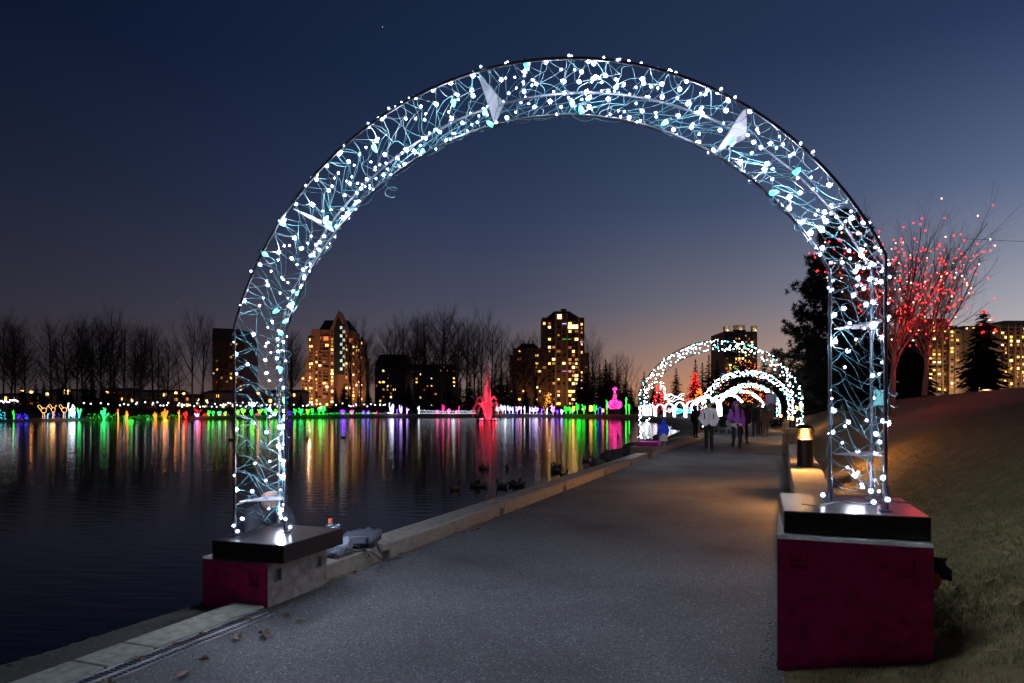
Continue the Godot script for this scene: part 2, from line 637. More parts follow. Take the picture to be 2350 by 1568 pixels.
func make_ground() -> void:
	var aa := run([[-40, 8], [0, 30], [12, 26], [32, 26], [82, 40], [170, 12], [400, 6], [1500, 1]])
	var pp := run([[-900, 6], [-330, 8], [-200, 76], [-7, 34], [5, 20], [20, 14], [80, 10], [700, 1]])
	var b := Buf.new()
	var na := aa.size()
	var np := pp.size()
	var hh := PackedFloat32Array()
	for i in na:
		for j in np:
			var h := land(aa[i], pp[j])
			if aa[i] < 30.0 and pp[j] > 0.7 and pp[j] < 20.0: h += rng.randf_range(-0.015, 0.015)
			hh.append(h)
			b.v.append(along(aa[i], pp[j], h))
	for i in na:
		for j in np:
			var x0 := maxi(j - 1, 0)
			var x1 := mini(j + 1, np - 1)
			var y0 := maxi(i - 1, 0)
			var y1 := mini(i + 1, na - 1)
			var t1 := b.v[i * np + x1] - b.v[i * np + x0]
			var t2 := b.v[y1 * np + j] - b.v[y0 * np + j]
			b.n.append(t1.cross(t2).normalized())
			if i and j:
				var q := i * np + j
				for k in [q - np - 1, q - 1, q, q - np - 1, q, q - np]: b.ix.append(k)
	structure("ground", b, M.lawn)
	# the asphalt, a sheet with slight unevenness
	var pa := run([[-8, 8], [0, 40], [20, 40], [60, 30], [150, 1]])
	var across := run([[-3.86, 18], [0.12, 1]])
	b = Buf.new()
	var f := FastNoiseLite.new()
	f.seed = 9
	f.frequency = 0.35
	for i in pa.size():
		for j in across.size():
			var edge := 0.0
			if j == across.size() - 1: edge = rng.randf_range(-0.05, 0.02) if pa[i] < 4.5 else 0.0
			b.v.append(on_path(pa[i], across[j] + edge, 0.006 * f.get_noise_2d(pa[i] * 3.0, across[j] * 3.0) - (0.03 if edge != 0.0 else 0.0)))
	var w := across.size()
	for i in pa.size():
		for j in w:
			var t1 := b.v[i * w + mini(j + 1, w - 1)] - b.v[i * w + maxi(j - 1, 0)]
			var t2 := b.v[mini(i + 1, pa.size() - 1) * w + j] - b.v[maxi(i - 1, 0) * w + j]
			b.n.append(t1.cross(t2).normalized())
			if i and j:
				var q := i * w + j
				for k in [q - w - 1, q - 1, q, q - w - 1, q, q - w]: b.ix.append(k)
	structure("path", b, M.asphalt)
	# water
	b = Buf.new()
	b.quad(Vector3(-148, WATER, 38), Vector3(64, WATER, 38), Vector3(64, WATER, -170), Vector3(-148, WATER, -170), Vector3.UP)
	structure("lake_water", b, M.water)
	b = Buf.new()
	var cells := []
	for i in 17:
		for j in 9:
			var a := 0.2 + i * 0.325
			var p := -5.9 + j * 0.22
			cells.append(along(a, p, land(a, p) + 0.012 + rng.randf_range(0.0, 0.012)))
	for i in 16:
		for j in 8:
			b.quad(cells[i * 9 + j], cells[i * 9 + j + 1], cells[i * 9 + j + 10], cells[i * 9 + j + 9], Vector3.UP)
	structure("bank", b, M.dark_stone)
	# stony shore by the near end of the kerb
	var pebble := Buf.new()
	pebble.ball(Vector3.ZERO, Vector3(1, 0.6, 0.8), 4, 6)
	var pm := pebble.mesh()
	pm.surface_set_material(0, M.dark_stone)
	var spots := []
	for i in 2600:
		var a := rng.randf_range(0.5, 5.2)
		var p := rng.randf_range(-5.9, -4.16)
		var s := 0.006 + 0.022 * pow(rng.randf(), 3.0)
		spots.append(Transform3D(Basis(Vector3.UP, rng.randf() * TAU).scaled(Vector3.ONE * s), along(a, p, land(a, p) + s * 0.2)))
	many("gravel", pm, spots)
	# grass blades on the near lawn
	var tuft := Buf.new()
	for i in 9:
		var o := wob(0.035)
		o.y = 0.0
		var t := wob(0.03)
		t.y = rng.randf_range(0.014, 0.042)
		var s := Vector3(rng.randf_range(-1, 1), 0, rng.randf_range(-1, 1)).normalized() * 0.0022
		tuft.tri(o - s, o + t, o + s)
	for kind in [[M.grass, 21000], [M.straw, 9000]]:
		var tm := tuft.mesh()
		tm.surface_set_material(0, kind[0])
		spots = []
		for i in kind[1]:
			var a := rng.randf_range(2.2, 15.0)
			var p := 0.66 + 4.6 * pow(rng.randf(), 1.6)
			if a < 4.5: p = rng.randf_range(0.06, 4.5)
			if p < 0.9 and a > 4.5 and a < 5.9: continue
			if kind[0] == M.grass and a > 6.5 + 4.0 * rng.randf(): continue
			spots.append(Transform3D(Basis(Vector3.UP, rng.randf() * TAU).scaled(Vector3.ONE * rng.randf_range(0.6, 1.25)), along(a, p, land(a, p))))
		many("grass", tm, spots)


# ---------------------------------------------------------------- kerbs, plinths, wall, drain
func kerb(a0: float, a1: float, label: String, notch := true, top := 0.165) -> void:
	var o := thing("kerb_block", label, "kerb", on_path(a0, -4.06, 0), YAW + 0.0026 * maxf(a0 - 35.0, 0.0), "concrete kerb blocks along the water")
	var b := Buf.new()
	var l := a1 - a0 - 0.012
	var n := 0.17 if notch else 0.0
	b.box(Vector3(-0.175, -0.7, -l), Vector3(0.175, top, -n), 0.014)
	if notch: b.box(Vector3(-0.175, 0.085, -n + 0.001), Vector3(0.175, top, 0), 0.012)
	if notch: b.box(Vector3(-0.175, -0.7, -n + 0.001), Vector3(0.08, 0.084, 0), 0.004)
	obj("block", b, M.kerb, o)

func plinth(a: float, p: float, wide: float, deep: float, low: float, top: float, front: Material, label: String, facing: float) -> void:
	var o := thing("concrete_plinth", label, "plinth", on_path(a, p, 0), YAW + 0.0026 * maxf(a - 35.0, 0.0))
	var x := wide / 2
	var z := deep / 2
	var h := top - low
	var holes := [[0.075, h - 0.19, 0.1, 0.1], [wide - 0.19, h - 0.2, 0.1, 0.1]]
	var b := Buf.new()
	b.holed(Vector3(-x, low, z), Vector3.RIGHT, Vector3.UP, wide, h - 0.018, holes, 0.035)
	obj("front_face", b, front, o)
	b = Buf.new()
	var sides := [[0.07, h - 0.18, 0.1, 0.1], [deep - 0.17, h - 0.18, 0.1, 0.1]]
	b.holed(Vector3(x, low, z), Vector3.FORWARD, Vector3.UP, deep, h, sides, 0.035)
	b.holed(Vector3(-x, low, -z), Vector3.BACK, Vector3.UP, deep, h, sides, 0.035)
	b.holed(Vector3(x, low, -z), Vector3.LEFT, Vector3.UP, wide, h, [], 0.03)
	b.quad(Vector3(-x, top, z - 0.014), Vector3(x, top, z - 0.014), Vector3(x, top, -z), Vector3(-x, top, -z), Vector3.UP)
	# the chipped upper edge, left in concrete colour above the front
	var last := Vector3(-x, top - 0.018, z)
	for i in 40:
		var t := -x + wide * (i + 1) / 40.0
		var next := Vector3(t, top - 0.018 - maxf(0.0, rng.randf_range(-0.012, 0.012)), z + 0.0015)
		b.quad(last, next, Vector3(t, top, z - 0.014), Vector3(t - wide / 40.0, top, z - 0.014), Vector3(0, 0.3, 1))
		last = next
	obj("block", b, M.concrete, o)

func make_edges() -> void:
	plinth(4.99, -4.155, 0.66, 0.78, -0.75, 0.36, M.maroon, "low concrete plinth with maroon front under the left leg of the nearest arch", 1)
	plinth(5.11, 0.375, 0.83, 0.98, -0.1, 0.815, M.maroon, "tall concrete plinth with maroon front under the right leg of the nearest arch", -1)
	plinth(22.25, -4.1, 0.66, 0.78, -0.75, 0.36, M.concrete, "bare concrete plinth below the left leg of the second arch", 1)
	plinth(22.25, 0.35, 0.8, 0.8, -0.2, 0.815, M.concrete, "bare concrete plinth below the right leg of the second arch", -1)
	plinth(40.7, -4.1, 0.66, 0.78, -0.75, 0.36, M.concrete, "bare concrete plinth below the left leg of the third arch", 1)
	plinth(40.7, 0.35, 0.8, 0.8, -0.2, 0.815, M.concrete, "bare concrete plinth below the right leg of the third arch", -1)
	kerb(5.39, 6.42, "short concrete kerb block with a backpack and a bag lying on it", false)
	kerb(6.42, 9.72, "long concrete kerb block just beyond the grey backpack")
	kerb(9.72, 12.95, "concrete kerb block second beyond the backpack, ducks swimming behind it")
	kerb(12.95, 16.2, "concrete kerb block third beyond the backpack")
	kerb(16.2, 19.2, "concrete kerb block next to the last before the second arch")
	kerb(19.2, 21.83, "last concrete kerb block before the plinth of the second arch")
	kerb(22.7, 28.5, "reddish lit kerb block starting behind the second arch beside the child")
	kerb(28.5, 34.4, "kerb block halfway between the second and the third arch")
	kerb(34.4, 40.28, "kerb block ending at the plinth of the third arch")
	var k := 0
	for q in [[0.6, 3.165], [3.175, 3.53], [3.54, 4.585]]:
		var o := thing("kerb_slab", ["flat kerb slab running out of the bottom edge beside the drain", "shortest flat kerb slab between two joints beside the drain", "flat kerb slab butting against the maroon plinth beside the drain"][k], "kerb slab", along(q[0], -3.99, 0), YAW)
		var b := Buf.new()
		b.box(Vector3(-0.15, -0.7, -(q[1] - q[0])), Vector3(0.15, 0.022, 0), 0.01)
		obj("slab", b, M.slab, o)
		k += 1
	k = 0
	for q in [[5.56, 10.8], [10.812, 16.2], [16.212, 21.84]]:
		var o := thing("retaining_wall", ["low retaining wall block right behind the tall plinth", "low retaining wall block carrying the nearest bollard lamp", "low retaining wall block ending at the plinth of the second arch"][k], "wall", along(q[0], 0.35, 0), YAW)
		var b := Buf.new()
		b.box(Vector3(-0.25, -0.2, -(q[1] - q[0])), Vector3(0.25, 0.52, 0), 0.018)
		obj("block", b, M.kerb, o)
		k += 1
	k = 0
	for q in [[22.66, 31.4], [31.41, 40.2], [41.2, 58.0]]:
		var o := thing("retaining_wall", ["low retaining wall between the second bollard and the third", "low retaining wall running up to the third arch", "far low retaining wall beyond the third arch"][k], "wall", on_path(q[0], 0.35, 0), YAW + 0.0015 * maxf(q[0] - 35.0, 0.0))
		var b := Buf.new()
		b.box(Vector3(-0.25, -0.4, -(q[1] - q[0])), Vector3(0.25, 0.50, 0), 0.02)
		obj("block", b, M.kerb, o)
		k += 1
	# the drain
	var d := thing("trench_drain", "metal trench drain with slotted grate, half buried in leaves", "drain", along(2.2, -3.72, 0), YAW)
	var b := Buf.new()
	b.box(Vector3(-0.12, -0.05, -2.3), Vector3(0.11, -0.028, 0), 0.0)
	obj("channel", b, mat(0.006, 0.006, 0.007, 0.7), d)
	for x in [-0.106, -0.012, 0.004, 0.068]:
		b = Buf.new()
		b.box(Vector3(x - 0.007, -0.02, -2.28), Vector3(x + 0.007, 0.012, 0), 0.002)
		obj("rail", b, M.steel, d)
	for row in [[-0.097, -0.021], [0.013, 0.059]]:
		b = Buf.new()
		b.box(Vector3(row[0], -0.016, -0.006), Vector3(row[1], 0.009, 0.006), 0.002)
		var m := b.mesh()
		m.surface_set_material(0, M.steel)
		for i in 66: put("bar", m, d, Transform3D(Basis(), Vector3(0, 0, -0.03 - i * 0.034)))


func make_leaves() -> void:
	var kinds := []
	for k in 4:
		var b := Buf.new()
		var pts := []
		for i in 17:
			var t := TAU * i / 17.0
			var r := 0.042 * (0.62 + 0.38 * absf(cos(t * 2.5)) + rng.randf_range(-0.06, 0.06)) * (1.25 if absf(sin(t * 0.5)) > 0.9 else 1.0)
			pts.append(Vector3(cos(t) * r * 1.2, 0.012 + 0.03 * pow(sin(t), 2.0) * rng.randf_range(0.5, 1.3) * (0.4 + 0.25 * k), sin(t) * r * 0.8))
		for i in 17: b.tri(Vector3(0, 0.008, 0), pts[(i + 1) % 17], pts[i])
		b.tube(PackedVector3Array([Vector3(0.0, 0.009, 0), Vector3(-0.05, 0.012, 0.004), Vector3(-0.095, 0.022, 0.012)]), 0.0016, 4)
		kinds.append(b.mesh())
		kinds[k].surface_set_material(0, M.dry_leaf)
	var named := [[421, 1553, 1.0, "large pale curled leaf lying on the asphalt near the drain"], [606, 1462, 1.15, "brown flat leaf lying at the end of the drain beside the maroon plinth"], [686, 1428, 0.9, "small pinkish leaf on the asphalt in front of the low plinth"],
		[470, 1518, 0.8, "small tan leaf on the dirt beside the drain grate"], [545, 1467, 1.1, "crumpled leaf lying across the drain grate"], [1715, 1363, 0.7, "lone small leaf in the middle of the asphalt before the tall plinth"]]
	for q in named:
		var w := on_level(q[0], q[1], 0.0)
		var m := put("fallen_leaf", kinds[rng.randi() % 4], self, Transform3D(Basis(Vector3.UP, rng.randf() * TAU).scaled(Vector3.ONE * q[2]), Vector3(w.x, 0.004, w.y)))
		tag(m, q[3], "leaf")
	for q in [[2283, 1508, 0.42, "purple grey leaf on the grass at the right of the tall plinth"], [2340, 1398, 0.5, "russet leaf on the grass at the right edge"], [2192, 1364, 0.46, "broad tan leaf on the grass beside the tall plinth"]]:
		var z := 4.2
		var best := 1e9
		for i in 90:
			var t := 2.6 + i * 0.05
			var w := spot(q[0], q[1], t)
			var a := -w.z * 0.93444 + w.x * 0.35612
			var p := w.x * 0.93444 + w.z * 0.35612
			if absf(w.y - land(a, p)) < best:
				best = absf(w.y - land(a, p))
				z = t
		var m := put("fallen_leaf", kinds[rng.randi() % 4], self, Transform3D(Basis(Vector3.UP, rng.randf() * TAU).scaled(Vector3.ONE * 0.8), spot(q[0], q[1], z) + Vector3(0, 0.02, 0)))
		tag(m, q[3], "leaf")
	for i in 64:
		var a := 2.3 + 8.0 * rng.randf()
		var p := -3.80 + 0.32 * pow(rng.randf(), 2.0)
		if a > 4.5: p = -3.86 + 0.28 * pow(rng.randf(), 2.5)
		if i > 50:
			a = rng.randf_range(5, 9)
			p = rng.randf_range(1.2, 4)
		var m := put("fallen_leaf", kinds[rng.randi() % 4], self, Transform3D(Basis(Vector3.UP, rng.randf() * TAU).scaled(Vector3(1, 0.7, 1) * rng.randf_range(0.5, 0.95)), along(a, p, (land(a, p) if p > 0.0 else 0.0) + 0.006)))
		if i > 50: tag(m, "small dry leaf scattered on the grass slope", "leaf", "leaves on the grass slope")
		else: tag(m, "small dry brown leaf in the litter along the kerb", "leaf", "leaves in the litter along the kerb")
	# crumbs of dirt along the kerb
	var crumb := Buf.new()
	crumb.ball(Vector3.ZERO, Vector3(1, 0.4, 0.7), 3, 5)
	var cm := crumb.mesh()
	cm.surface_set_material(0, M.crumb)
	var spots := []
	for i in 3000:
		var a := 2.2 + 16.0 * rng.randf()
		var p := -3.84 + 0.34 * pow(rng.randf(), 2.2)
		if i % 3 == 0:
			a = rng.randf_range(2.4, 5.6)
			p = 0.1 - 0.25 * pow(rng.randf(), 2.0)
		spots.append(Transform3D(Basis(Vector3.UP, rng.randf() * TAU).scaled(Vector3.ONE * (0.002 + 0.009 * pow(rng.randf(), 2.5))), along(a, p, 0.004)))
	many("dirt", cm, spots)


# ---------------------------------------------------------------- the arches
# one rail curve: leg up, flat arc, leg down; u runs 0..3 over the three
func rail_point(A: Dictionary, u: float) -> Vector2:
	if u <= 1.0: return Vector2(-A.w, lerpf(A.bl, A.kl, u))
	if u >= 2.0: return Vector2(A.w, lerpf(A.kr, A.br, u - 2.0))
	var p := Vector2(-A.w, A.kl)
	var q := Vector2(A.w, A.kr)
	var l := p.distance_to(q)
	var x := (q - p) / l
	var y := Vector2(-x.y, x.x)
	var r: float = (l * l / 4.0 + A.sag * A.sag) / (2.0 * A.sag)
	var c = (p + q) / 2.0 + y * (A.sag - r)
	var t0 := PI / 2.0 + asin(clampf(l / 2.0 / r, -1, 1))
	var t := lerpf(t0, PI - t0, u - 1.0)
	return c + (x * cos(t) + y * sin(t)) * r

func rail_set(w: float, bl: float, br: float, kl: float, kr: float, sag: float, deep: float, inset: float) -> Array:
	var outer := {"w": w, "bl": bl, "br": br, "kl": kl, "kr": kr, "sag": sag}
	var inner := {"w": w - inset, "bl": bl, "br": br, "kl": kl - 0.03, "kr": kr - 0.03, "sag": sag - inset + 0.03}
	return [outer, outer, inner, deep]

func on_rail(R: Array, k: int, u: float) -> Vector3:
	var q := rail_point(R[k], u)
	return Vector3(q.x, q.y, R[3] if k == 0 else -R[3] if k == 1 else 0.0)

func rows_of(R: Array, pitch: float) -> PackedFloat32Array:
	var us := PackedFloat32Array()
	var lens := [R[0].kl - R[0].bl, R[0].w * 2.0 + R[0].sag * 1.0, R[0].kr - R[0].br]
	for s in 3:
		var n := maxi(3, int(round(lens[s] / pitch)))
		for i in n: us.append(s + (i + 0.5) / n)
	return us

func make_bulb_mesh(m: Material, r: float, l: float, sides := 7, socket := true) -> ArrayMesh:
	var b := Buf.new()
	b.lathe([Vector2(0.0, l), Vector2(r * 0.55, l * 0.82), Vector2(r, l * 0.4), Vector2(r * 0.9, l * 0.1), Vector2(r * 0.5, -l * 0.05)], sides)
	var mesh := ArrayMesh.new()
	b.add(mesh, m)
	if socket:
		b = Buf.new()
		b.lathe([Vector2(r * 0.62, 0.0), Vector2(r * 0.62, -l * 0.45), Vector2(0, -l * 0.45)], 6)
		b.add(mesh, M.socket)
	return mesh

func make_led_mesh(core: float, cap: float, bright: Material) -> ArrayMesh:
	var mesh := ArrayMesh.new()
	var b := Buf.new()
	b.lathe([Vector2(0.0, cap * 1.2 + core), Vector2(core * 0.8, cap * 1.2 + core * 0.6), Vector2(core, cap * 1.2), Vector2(core * 0.8, cap * 1.2 - core * 0.8), Vector2(0.0, cap * 1.2 - core)], 7)
	b.add(mesh, bright)
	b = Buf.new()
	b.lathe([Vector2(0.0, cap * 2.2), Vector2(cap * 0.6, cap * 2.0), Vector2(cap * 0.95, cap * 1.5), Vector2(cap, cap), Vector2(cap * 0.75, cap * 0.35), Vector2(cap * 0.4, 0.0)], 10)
	b.add(mesh, M.cap)  # halo shell added round the bright core
	b = Buf.new()
	b.lathe([Vector2(cap * 0.42, 0.0), Vector2(cap * 0.42, -cap * 0.9), Vector2(0, -cap * 0.9)], 6)
	b.add(mesh, M.socket)
	return mesh

func near_arch() -> void:
	var o := thing("light_arch", "nearest and largest arch of rebar wrapped in white string lights, framing the view", "light arch", along(5.15, -1.8775, 0), YAW + 0.0285)
	var R := rail_set(2.453, 0.507, 0.955, 2.27, 2.53, 1.69, 0.295, 0.29)
	# ribbed reinforcing bar
	for k in 3:
		var pts := PackedVector3Array()
		var rr := PackedFloat32Array()
		var last := Vector3.ZERO
		for i in 3001:
			var p := on_rail(R, k, i * 0.001)
			if i and last.distance_to(p) < 0.0085 and i < 3000: continue
			pts.append(p)
			rr.append(0.0132 if pts.size() % 2 else 0.0098)
			last = p
		var b := Buf.new()
		b.tube(pts, rr, 7)
		for e in [0.0, 3.0]:
			var foot := on_rail(R, k, e)
			b.tube(PackedVector3Array([foot, foot + Vector3(0, 0.16, 0)]), 0.018, 10)
			b.box(foot + Vector3(-0.035, 0.001, -0.035), foot + Vector3(0.035, 0.009, 0.035), 0.002)
		obj("rail", b, M.rebar, o)
	for u in [0.16, 0.815, 1.175, 1.474, 1.79, 2.25, 2.79]:
		var b := Buf.new()
		var p := []
		for k in 3: p.append(on_rail(R, k, u))
		var mid: Vector3 = (p[0] + p[1] + p[2]) / 3.0
		var along_ := (on_rail(R, 0, u + 0.02) - on_rail(R, 0, u - 0.02)).normalized() * 0.003
		var q := []
		for k in 3:
			q.append((p[k] as Vector3).lerp(p[(k + 1) % 3], 0.09))
			q.append((p[k] as Vector3).lerp(p[(k + 1) % 3], 0.91))
		for i in 6:
			b.tri(mid + along_, q[(i + 1) % 6] + along_, q[i] + along_)
			b.tri(mid - along_, q[i] - along_, q[(i + 1) % 6] - along_)
			b.quad(q[i] + along_, q[(i + 1) % 6] + along_, q[(i + 1) % 6] - along_, q[i] - along_, ((q[i] as Vector3) + q[(i + 1) % 6]) / 2.0 - mid)
		obj("gusset_plate", b, M.plate, o)
	# the steel boxes it stands on
	for s in [[-2.50, -1.80, -0.335, 0.51, 0.362, 0.507, 0], [1.86, 2.66, -0.46, 0.50, 0.817, 0.955, 1]]:
		var b := Buf.new()
		b.box(Vector3(s[0], s[4], s[2]), Vector3(s[1], s[5], s[3]), 0.006)
		obj("base_box", b, M.black_box, o)
	# net lights: three faces of the prism, each with rows of nodes joined by slack zigzag cord
	var us := rows_of(R, 0.158)
	var pairs := [[0, 2], [1, 2], [0, 1]]
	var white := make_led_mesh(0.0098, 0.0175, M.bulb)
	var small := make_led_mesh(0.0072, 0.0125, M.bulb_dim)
	var teal := make_bulb_mesh(M.teal_bulb, 0.019, 0.062, 8)
	var bulbs := 0
	var lamps := []
	for f in 3:
		var nodes := []
		for i in us.size():
			var row := []
			for r in 4:
				var t := [0.0, 0.36, 0.68, 1.0][r] as float
				var u := clampf(us[i] + (0.5 * (us[mini(i + 1, us.size() - 1)] - us[i]) if r % 2 else 0.0) + rng.randf_range(-0.006, 0.006), 0.0, 2.99)
				var p := on_rail(R, pairs[f][0], u).lerp(on_rail(R, pairs[f][1], u), clampf(t + (rng.randf_range(-0.06, 0.06) if r in [1, 2] else 0.0), 0, 1))
				row.append(p + wob(0.02 if r in [1, 2] else 0.01))
			nodes.append(row)
		for r in 3:
			var pts := PackedVector3Array()
			for i in us.size():
				if rng.randf() < 0.07 and i > 2: continue
				pts.append(nodes[i][r])
				pts.append((nodes[i][r] + nodes[i][r + 1]) / 2.0 + wob(0.022))
				pts.append(nodes[i][r + 1])
				if i + 1 < us.size(): pts.append((nodes[i + 1][r] + nodes[i][r + 1]) / 2.0 + wob(0.022))
			var b := Buf.new()
			b.tube(smooth(pts, 3), 0.0021, 4)
			obj("cord", b, M.cord, o)
		for i in us.size():
			for r in 4:
				var chance: float = [0.36, 0.52, 0.44, 0.26][r]
				if us[i] < 0.55 or us[i] > 2.2: chance *= 0.75
				if rng.randf() > chance or bulbs > 284: continue
				var d := wob(1.0)
				# towards the middle of the truss, so that none hangs outside the rails
				var heart := (on_rail(R, 0, us[i]) + on_rail(R, 1, us[i]) + on_rail(R, 2, us[i])) / 3.0
				d = (d + (heart - nodes[i][r]).normalized() * (1.6 if r in [0, 3] else 0.3)).normalized()
				var x := d.cross(Vector3(0.3, 0.1, 1)).normalized()
				var big := rng.randf()
				var kind := teal if big < 0.17 and f < 2 and us[i] > 0.6 and us[i] < 2.6 else small if big > 0.72 else white
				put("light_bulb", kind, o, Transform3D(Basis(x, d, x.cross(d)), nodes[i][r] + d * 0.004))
				bulbs += 1
				if kind == white: lamps.append(nodes[i][r] + d * 0.028)
	# the clusters at the feet
	for q in [[0, 0.012], [0, 0.03], [0, 0.06], [2, 0.02], [2, 0.05], [1, 0.02], [1, 0.05], [0, 2.985], [0, 2.965], [0, 2.94], [1, 2.97], [0, 2.9], [2, 2.98]]:
		var d := (wob(1.0) + Vector3(0, 0.3, 0.6)).normalized()
		var x := d.cross(Vector3(0.3, 0.1, 1)).normalized()
		var at := on_rail(R, q[0], q[1]) + Vector3(rng.randf_range(0.0, 0.12) * (1.0 if q[1] < 1.0 else -1.0), 0.03, rng.randf_range(-0.02, 0.08))
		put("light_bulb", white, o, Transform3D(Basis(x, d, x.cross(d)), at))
		if rng.randf() < 0.4: lamps.append(at + d * 0.016)
	# loose cord along the inner rail and hanging from the legs
	for side in [[1.02, 1.98, 60], [0.05, 0.98, 26], [2.02, 2.95, 22]]:
		for k in 2:
			var pts := PackedVector3Array()
			for i in side[2] + 1:
				var u: float = lerpf(side[0], side[1], float(i) / side[2])
				pts.append(on_rail(R, 2 if side[2] > 30 or k == 0 else 1, u) + wob(0.035))
			var b := Buf.new()
			b.tube(smooth(pts, 3), 0.0028, 4)
			obj("cord", b, M.cord, o)
	for q in [[1.29, 2, 0.055], [0.93, 1, 0.1], [0.72, 1, 0.09], [2.5, 0, 0.05], [2.03, 0, 0.06]]:
		var c := on_rail(R, q[1], q[0])
		var pts := PackedVector3Array()
		for i in 15: pts.append(c + Vector3(cos(i * 0.9) * q[2] * 0.6 + 0.04, -0.02 * i * 0.5 + sin(i * 0.9) * q[2] * 0.5, sin(i * 0.7) * 0.04))
		var b := Buf.new()
		b.tube(smooth(pts, 3), 0.0028, 4)
		obj("cord", b, M.cord, o)
	# tiny bulbs too small to single out
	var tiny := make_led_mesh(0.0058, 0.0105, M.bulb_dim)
	var seeds := []
	for i in 300:
		var u := rng.randf_range(0.06, 2.94)
		if i % 4: u = rng.randf_range(0.9, 2.1)
		var f := rng.randi() % 3
		seeds.append(Transform3D(Basis(Vector3(0.6, 0.8, 0).normalized(), rng.randf() * TAU), on_rail(R, pairs[f][0], u).lerp(on_rail(R, pairs[f][1], u), [0.0, 0.36, 0.68, 1.0][rng.randi() % 4] + rng.randf_range(-0.03, 0.03)) + wob(0.012)))
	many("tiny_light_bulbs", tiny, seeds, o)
	# the lead that trails over the right box and a teal cable tag
	var lead := PackedVector3Array()
	for i in 12: lead.append(Vector3(1.98 + 0.62 * i / 11.0, 0.962, 0.2 + 0.07 * sin(i * 1.1) - 0.028 * i))
	lead.append(Vector3(2.68, 0.93, -0.13))
	lead.append(Vector3(2.69, 0.72, -0.14))
	var lb := Buf.new()
	lb.tube(smooth(lead, 3), 0.004, 5)
	obj("lead", lb, mat(0.01, 0.03, 0.025, 0.5), o)
	var tagb := Buf.new()
	var tp := on_rail(R, 1, 2.55)
	tagb.box(tp + Vector3(0.005, -0.06, -0.02), tp + Vector3(0.075, 0.045, -0.016), 0.001, Transform3D(Basis(), Vector3()))
	obj("cable_tag", tagb, mat(0.12, 0.42, 0.38, 0.5), o)
	lamps.sort_custom(func(a, b): return a.x < b.x)
	for i in 46:
		var at: Vector3 = lamps[int((i + 0.5) * lamps.size() / 46.0)]
		omni(o, at, 0.74, 0.82, 1.0, 0.27, 0.03, "bulb_light")

func smooth(pts: PackedVector3Array, n: int) -> PackedVector3Array:
	var r := PackedVector3Array()
	var k := pts.size()
	for i in k - 1:
		var a := pts[maxi(i - 1, 0)]
		var d := pts[mini(i + 2, k - 1)]
		for j in n: r.append(pts[i].cubic_interpolate(pts[i + 1], a, d, float(j) / n))
	r.append(pts[k - 1])
	return r

func far_arch(a: float, label: String, count: int, r: float, singly: bool, omnis: int, e: float) -> void:
	var o := thing("light_arch", label, "light arch", on_path(a, -1.86, 0), YAW + 0.0026 * maxf(a - 35.0, 0.0), "row of white lit arches over the path")
	var R := rail_set(2.34, 0.507, 0.955, 1.99, 2.0, 1.56, 0.28, 0.28)
	for k in 3:
		var pts := PackedVector3Array()
		for i in 73: pts.append(on_rail(R, k, i / 24.0))
		var b := Buf.new()
		b.tube(pts, 0.013, 5)
		obj("rail", b, M.rebar, o)
	for s in [[-2.42, -1.75, 0.362, 0.507], [1.9, 2.66, 0.817, 0.955]]:
		var b := Buf.new()
		b.box(Vector3(s[0], s[2], -0.38), Vector3(s[1], s[3], 0.36), 0.006)
		obj("base_box", b, M.magenta if s[0] < 0 and singly else M.black_box, o)  # left box of the second arch carries magenta light in its colour
	if singly:
		for u in [0.5, 1.2, 1.5, 1.8, 2.5]:
			var b := Buf.new()
			b.tri(on_rail(R, 0, u), on_rail(R, 2, u), on_rail(R, 1, u))
			obj("gusset_plate", b, M.plate, o)
	var b := Buf.new()
	var us := rows_of(R, 0.2)
	for k in 3:
		var pts := PackedVector3Array()
		for i in us.size():
			for r2 in 2:
				var t := rng.randf_range(0.0, 0.3) if (i + r2) % 2 else rng.randf_range(0.7, 1.0)
				pts.append(on_rail(R, [0, 1, 0][k], us[i]).lerp(on_rail(R, [2, 2, 1][k], us[i]), t) + wob(0.03))
		b.tube(pts, 0.004, 3)
	obj("cords", b, M.cord, o)
	var white := make_bulb_mesh(M.far_bulb, r, r * 2.0, 6, false)
	var teal := make_bulb_mesh(M.far_teal, r, r * 2.2, 6, false)
	var places := []
	var lamps := []
	for i in count:
		var u := 3.0 * (i + rng.randf()) / count
		if singly: u = 0.02 + 2.96 * (i + rng.randf()) / count
		var s := [0.62, 1.0, 1.76, 1.02, 0.6]
		# equal spacing by length: legs are shorter than the arc
		var q := u / 3.0 * 8.6
		u = q / 1.5 if q < 1.5 else 1.0 + (q - 1.5) / 6.0 if q < 7.5 else 2.0 + (q - 7.5) / 1.1
		u = clampf(u, 0.01, 2.99)
		var f := rng.randi() % 3
		var p := on_rail(R, [0, 1, 0][f], u).lerp(on_rail(R, [2, 2, 1][f], u), rng.randf()) + wob(0.02)
		places.append([p, rng.randf() < (0.16 if u > 1.45 else 0.06)])
		lamps.append(p)
	if singly:
		for q in places: put("light_bulb", teal if q[1] else white, o, Transform3D(Basis(Vector3(1, 0, 0), rng.randf() * TAU), q[0]))
	else:
		many("light_bulbs", white, places.filter(func(q): return not q[1]).map(func(q): return Transform3D(Basis(), q[0])), o)
		many("teal_light_bulbs", teal, places.filter(func(q): return q[1]).map(func(q): return Transform3D(Basis(), q[0])), o)
	for i in omnis: omni(o, lamps[int((i + 0.5) * count / omnis)], 0.85, 0.92, 1.0, e, 0.03, "bulb_light")

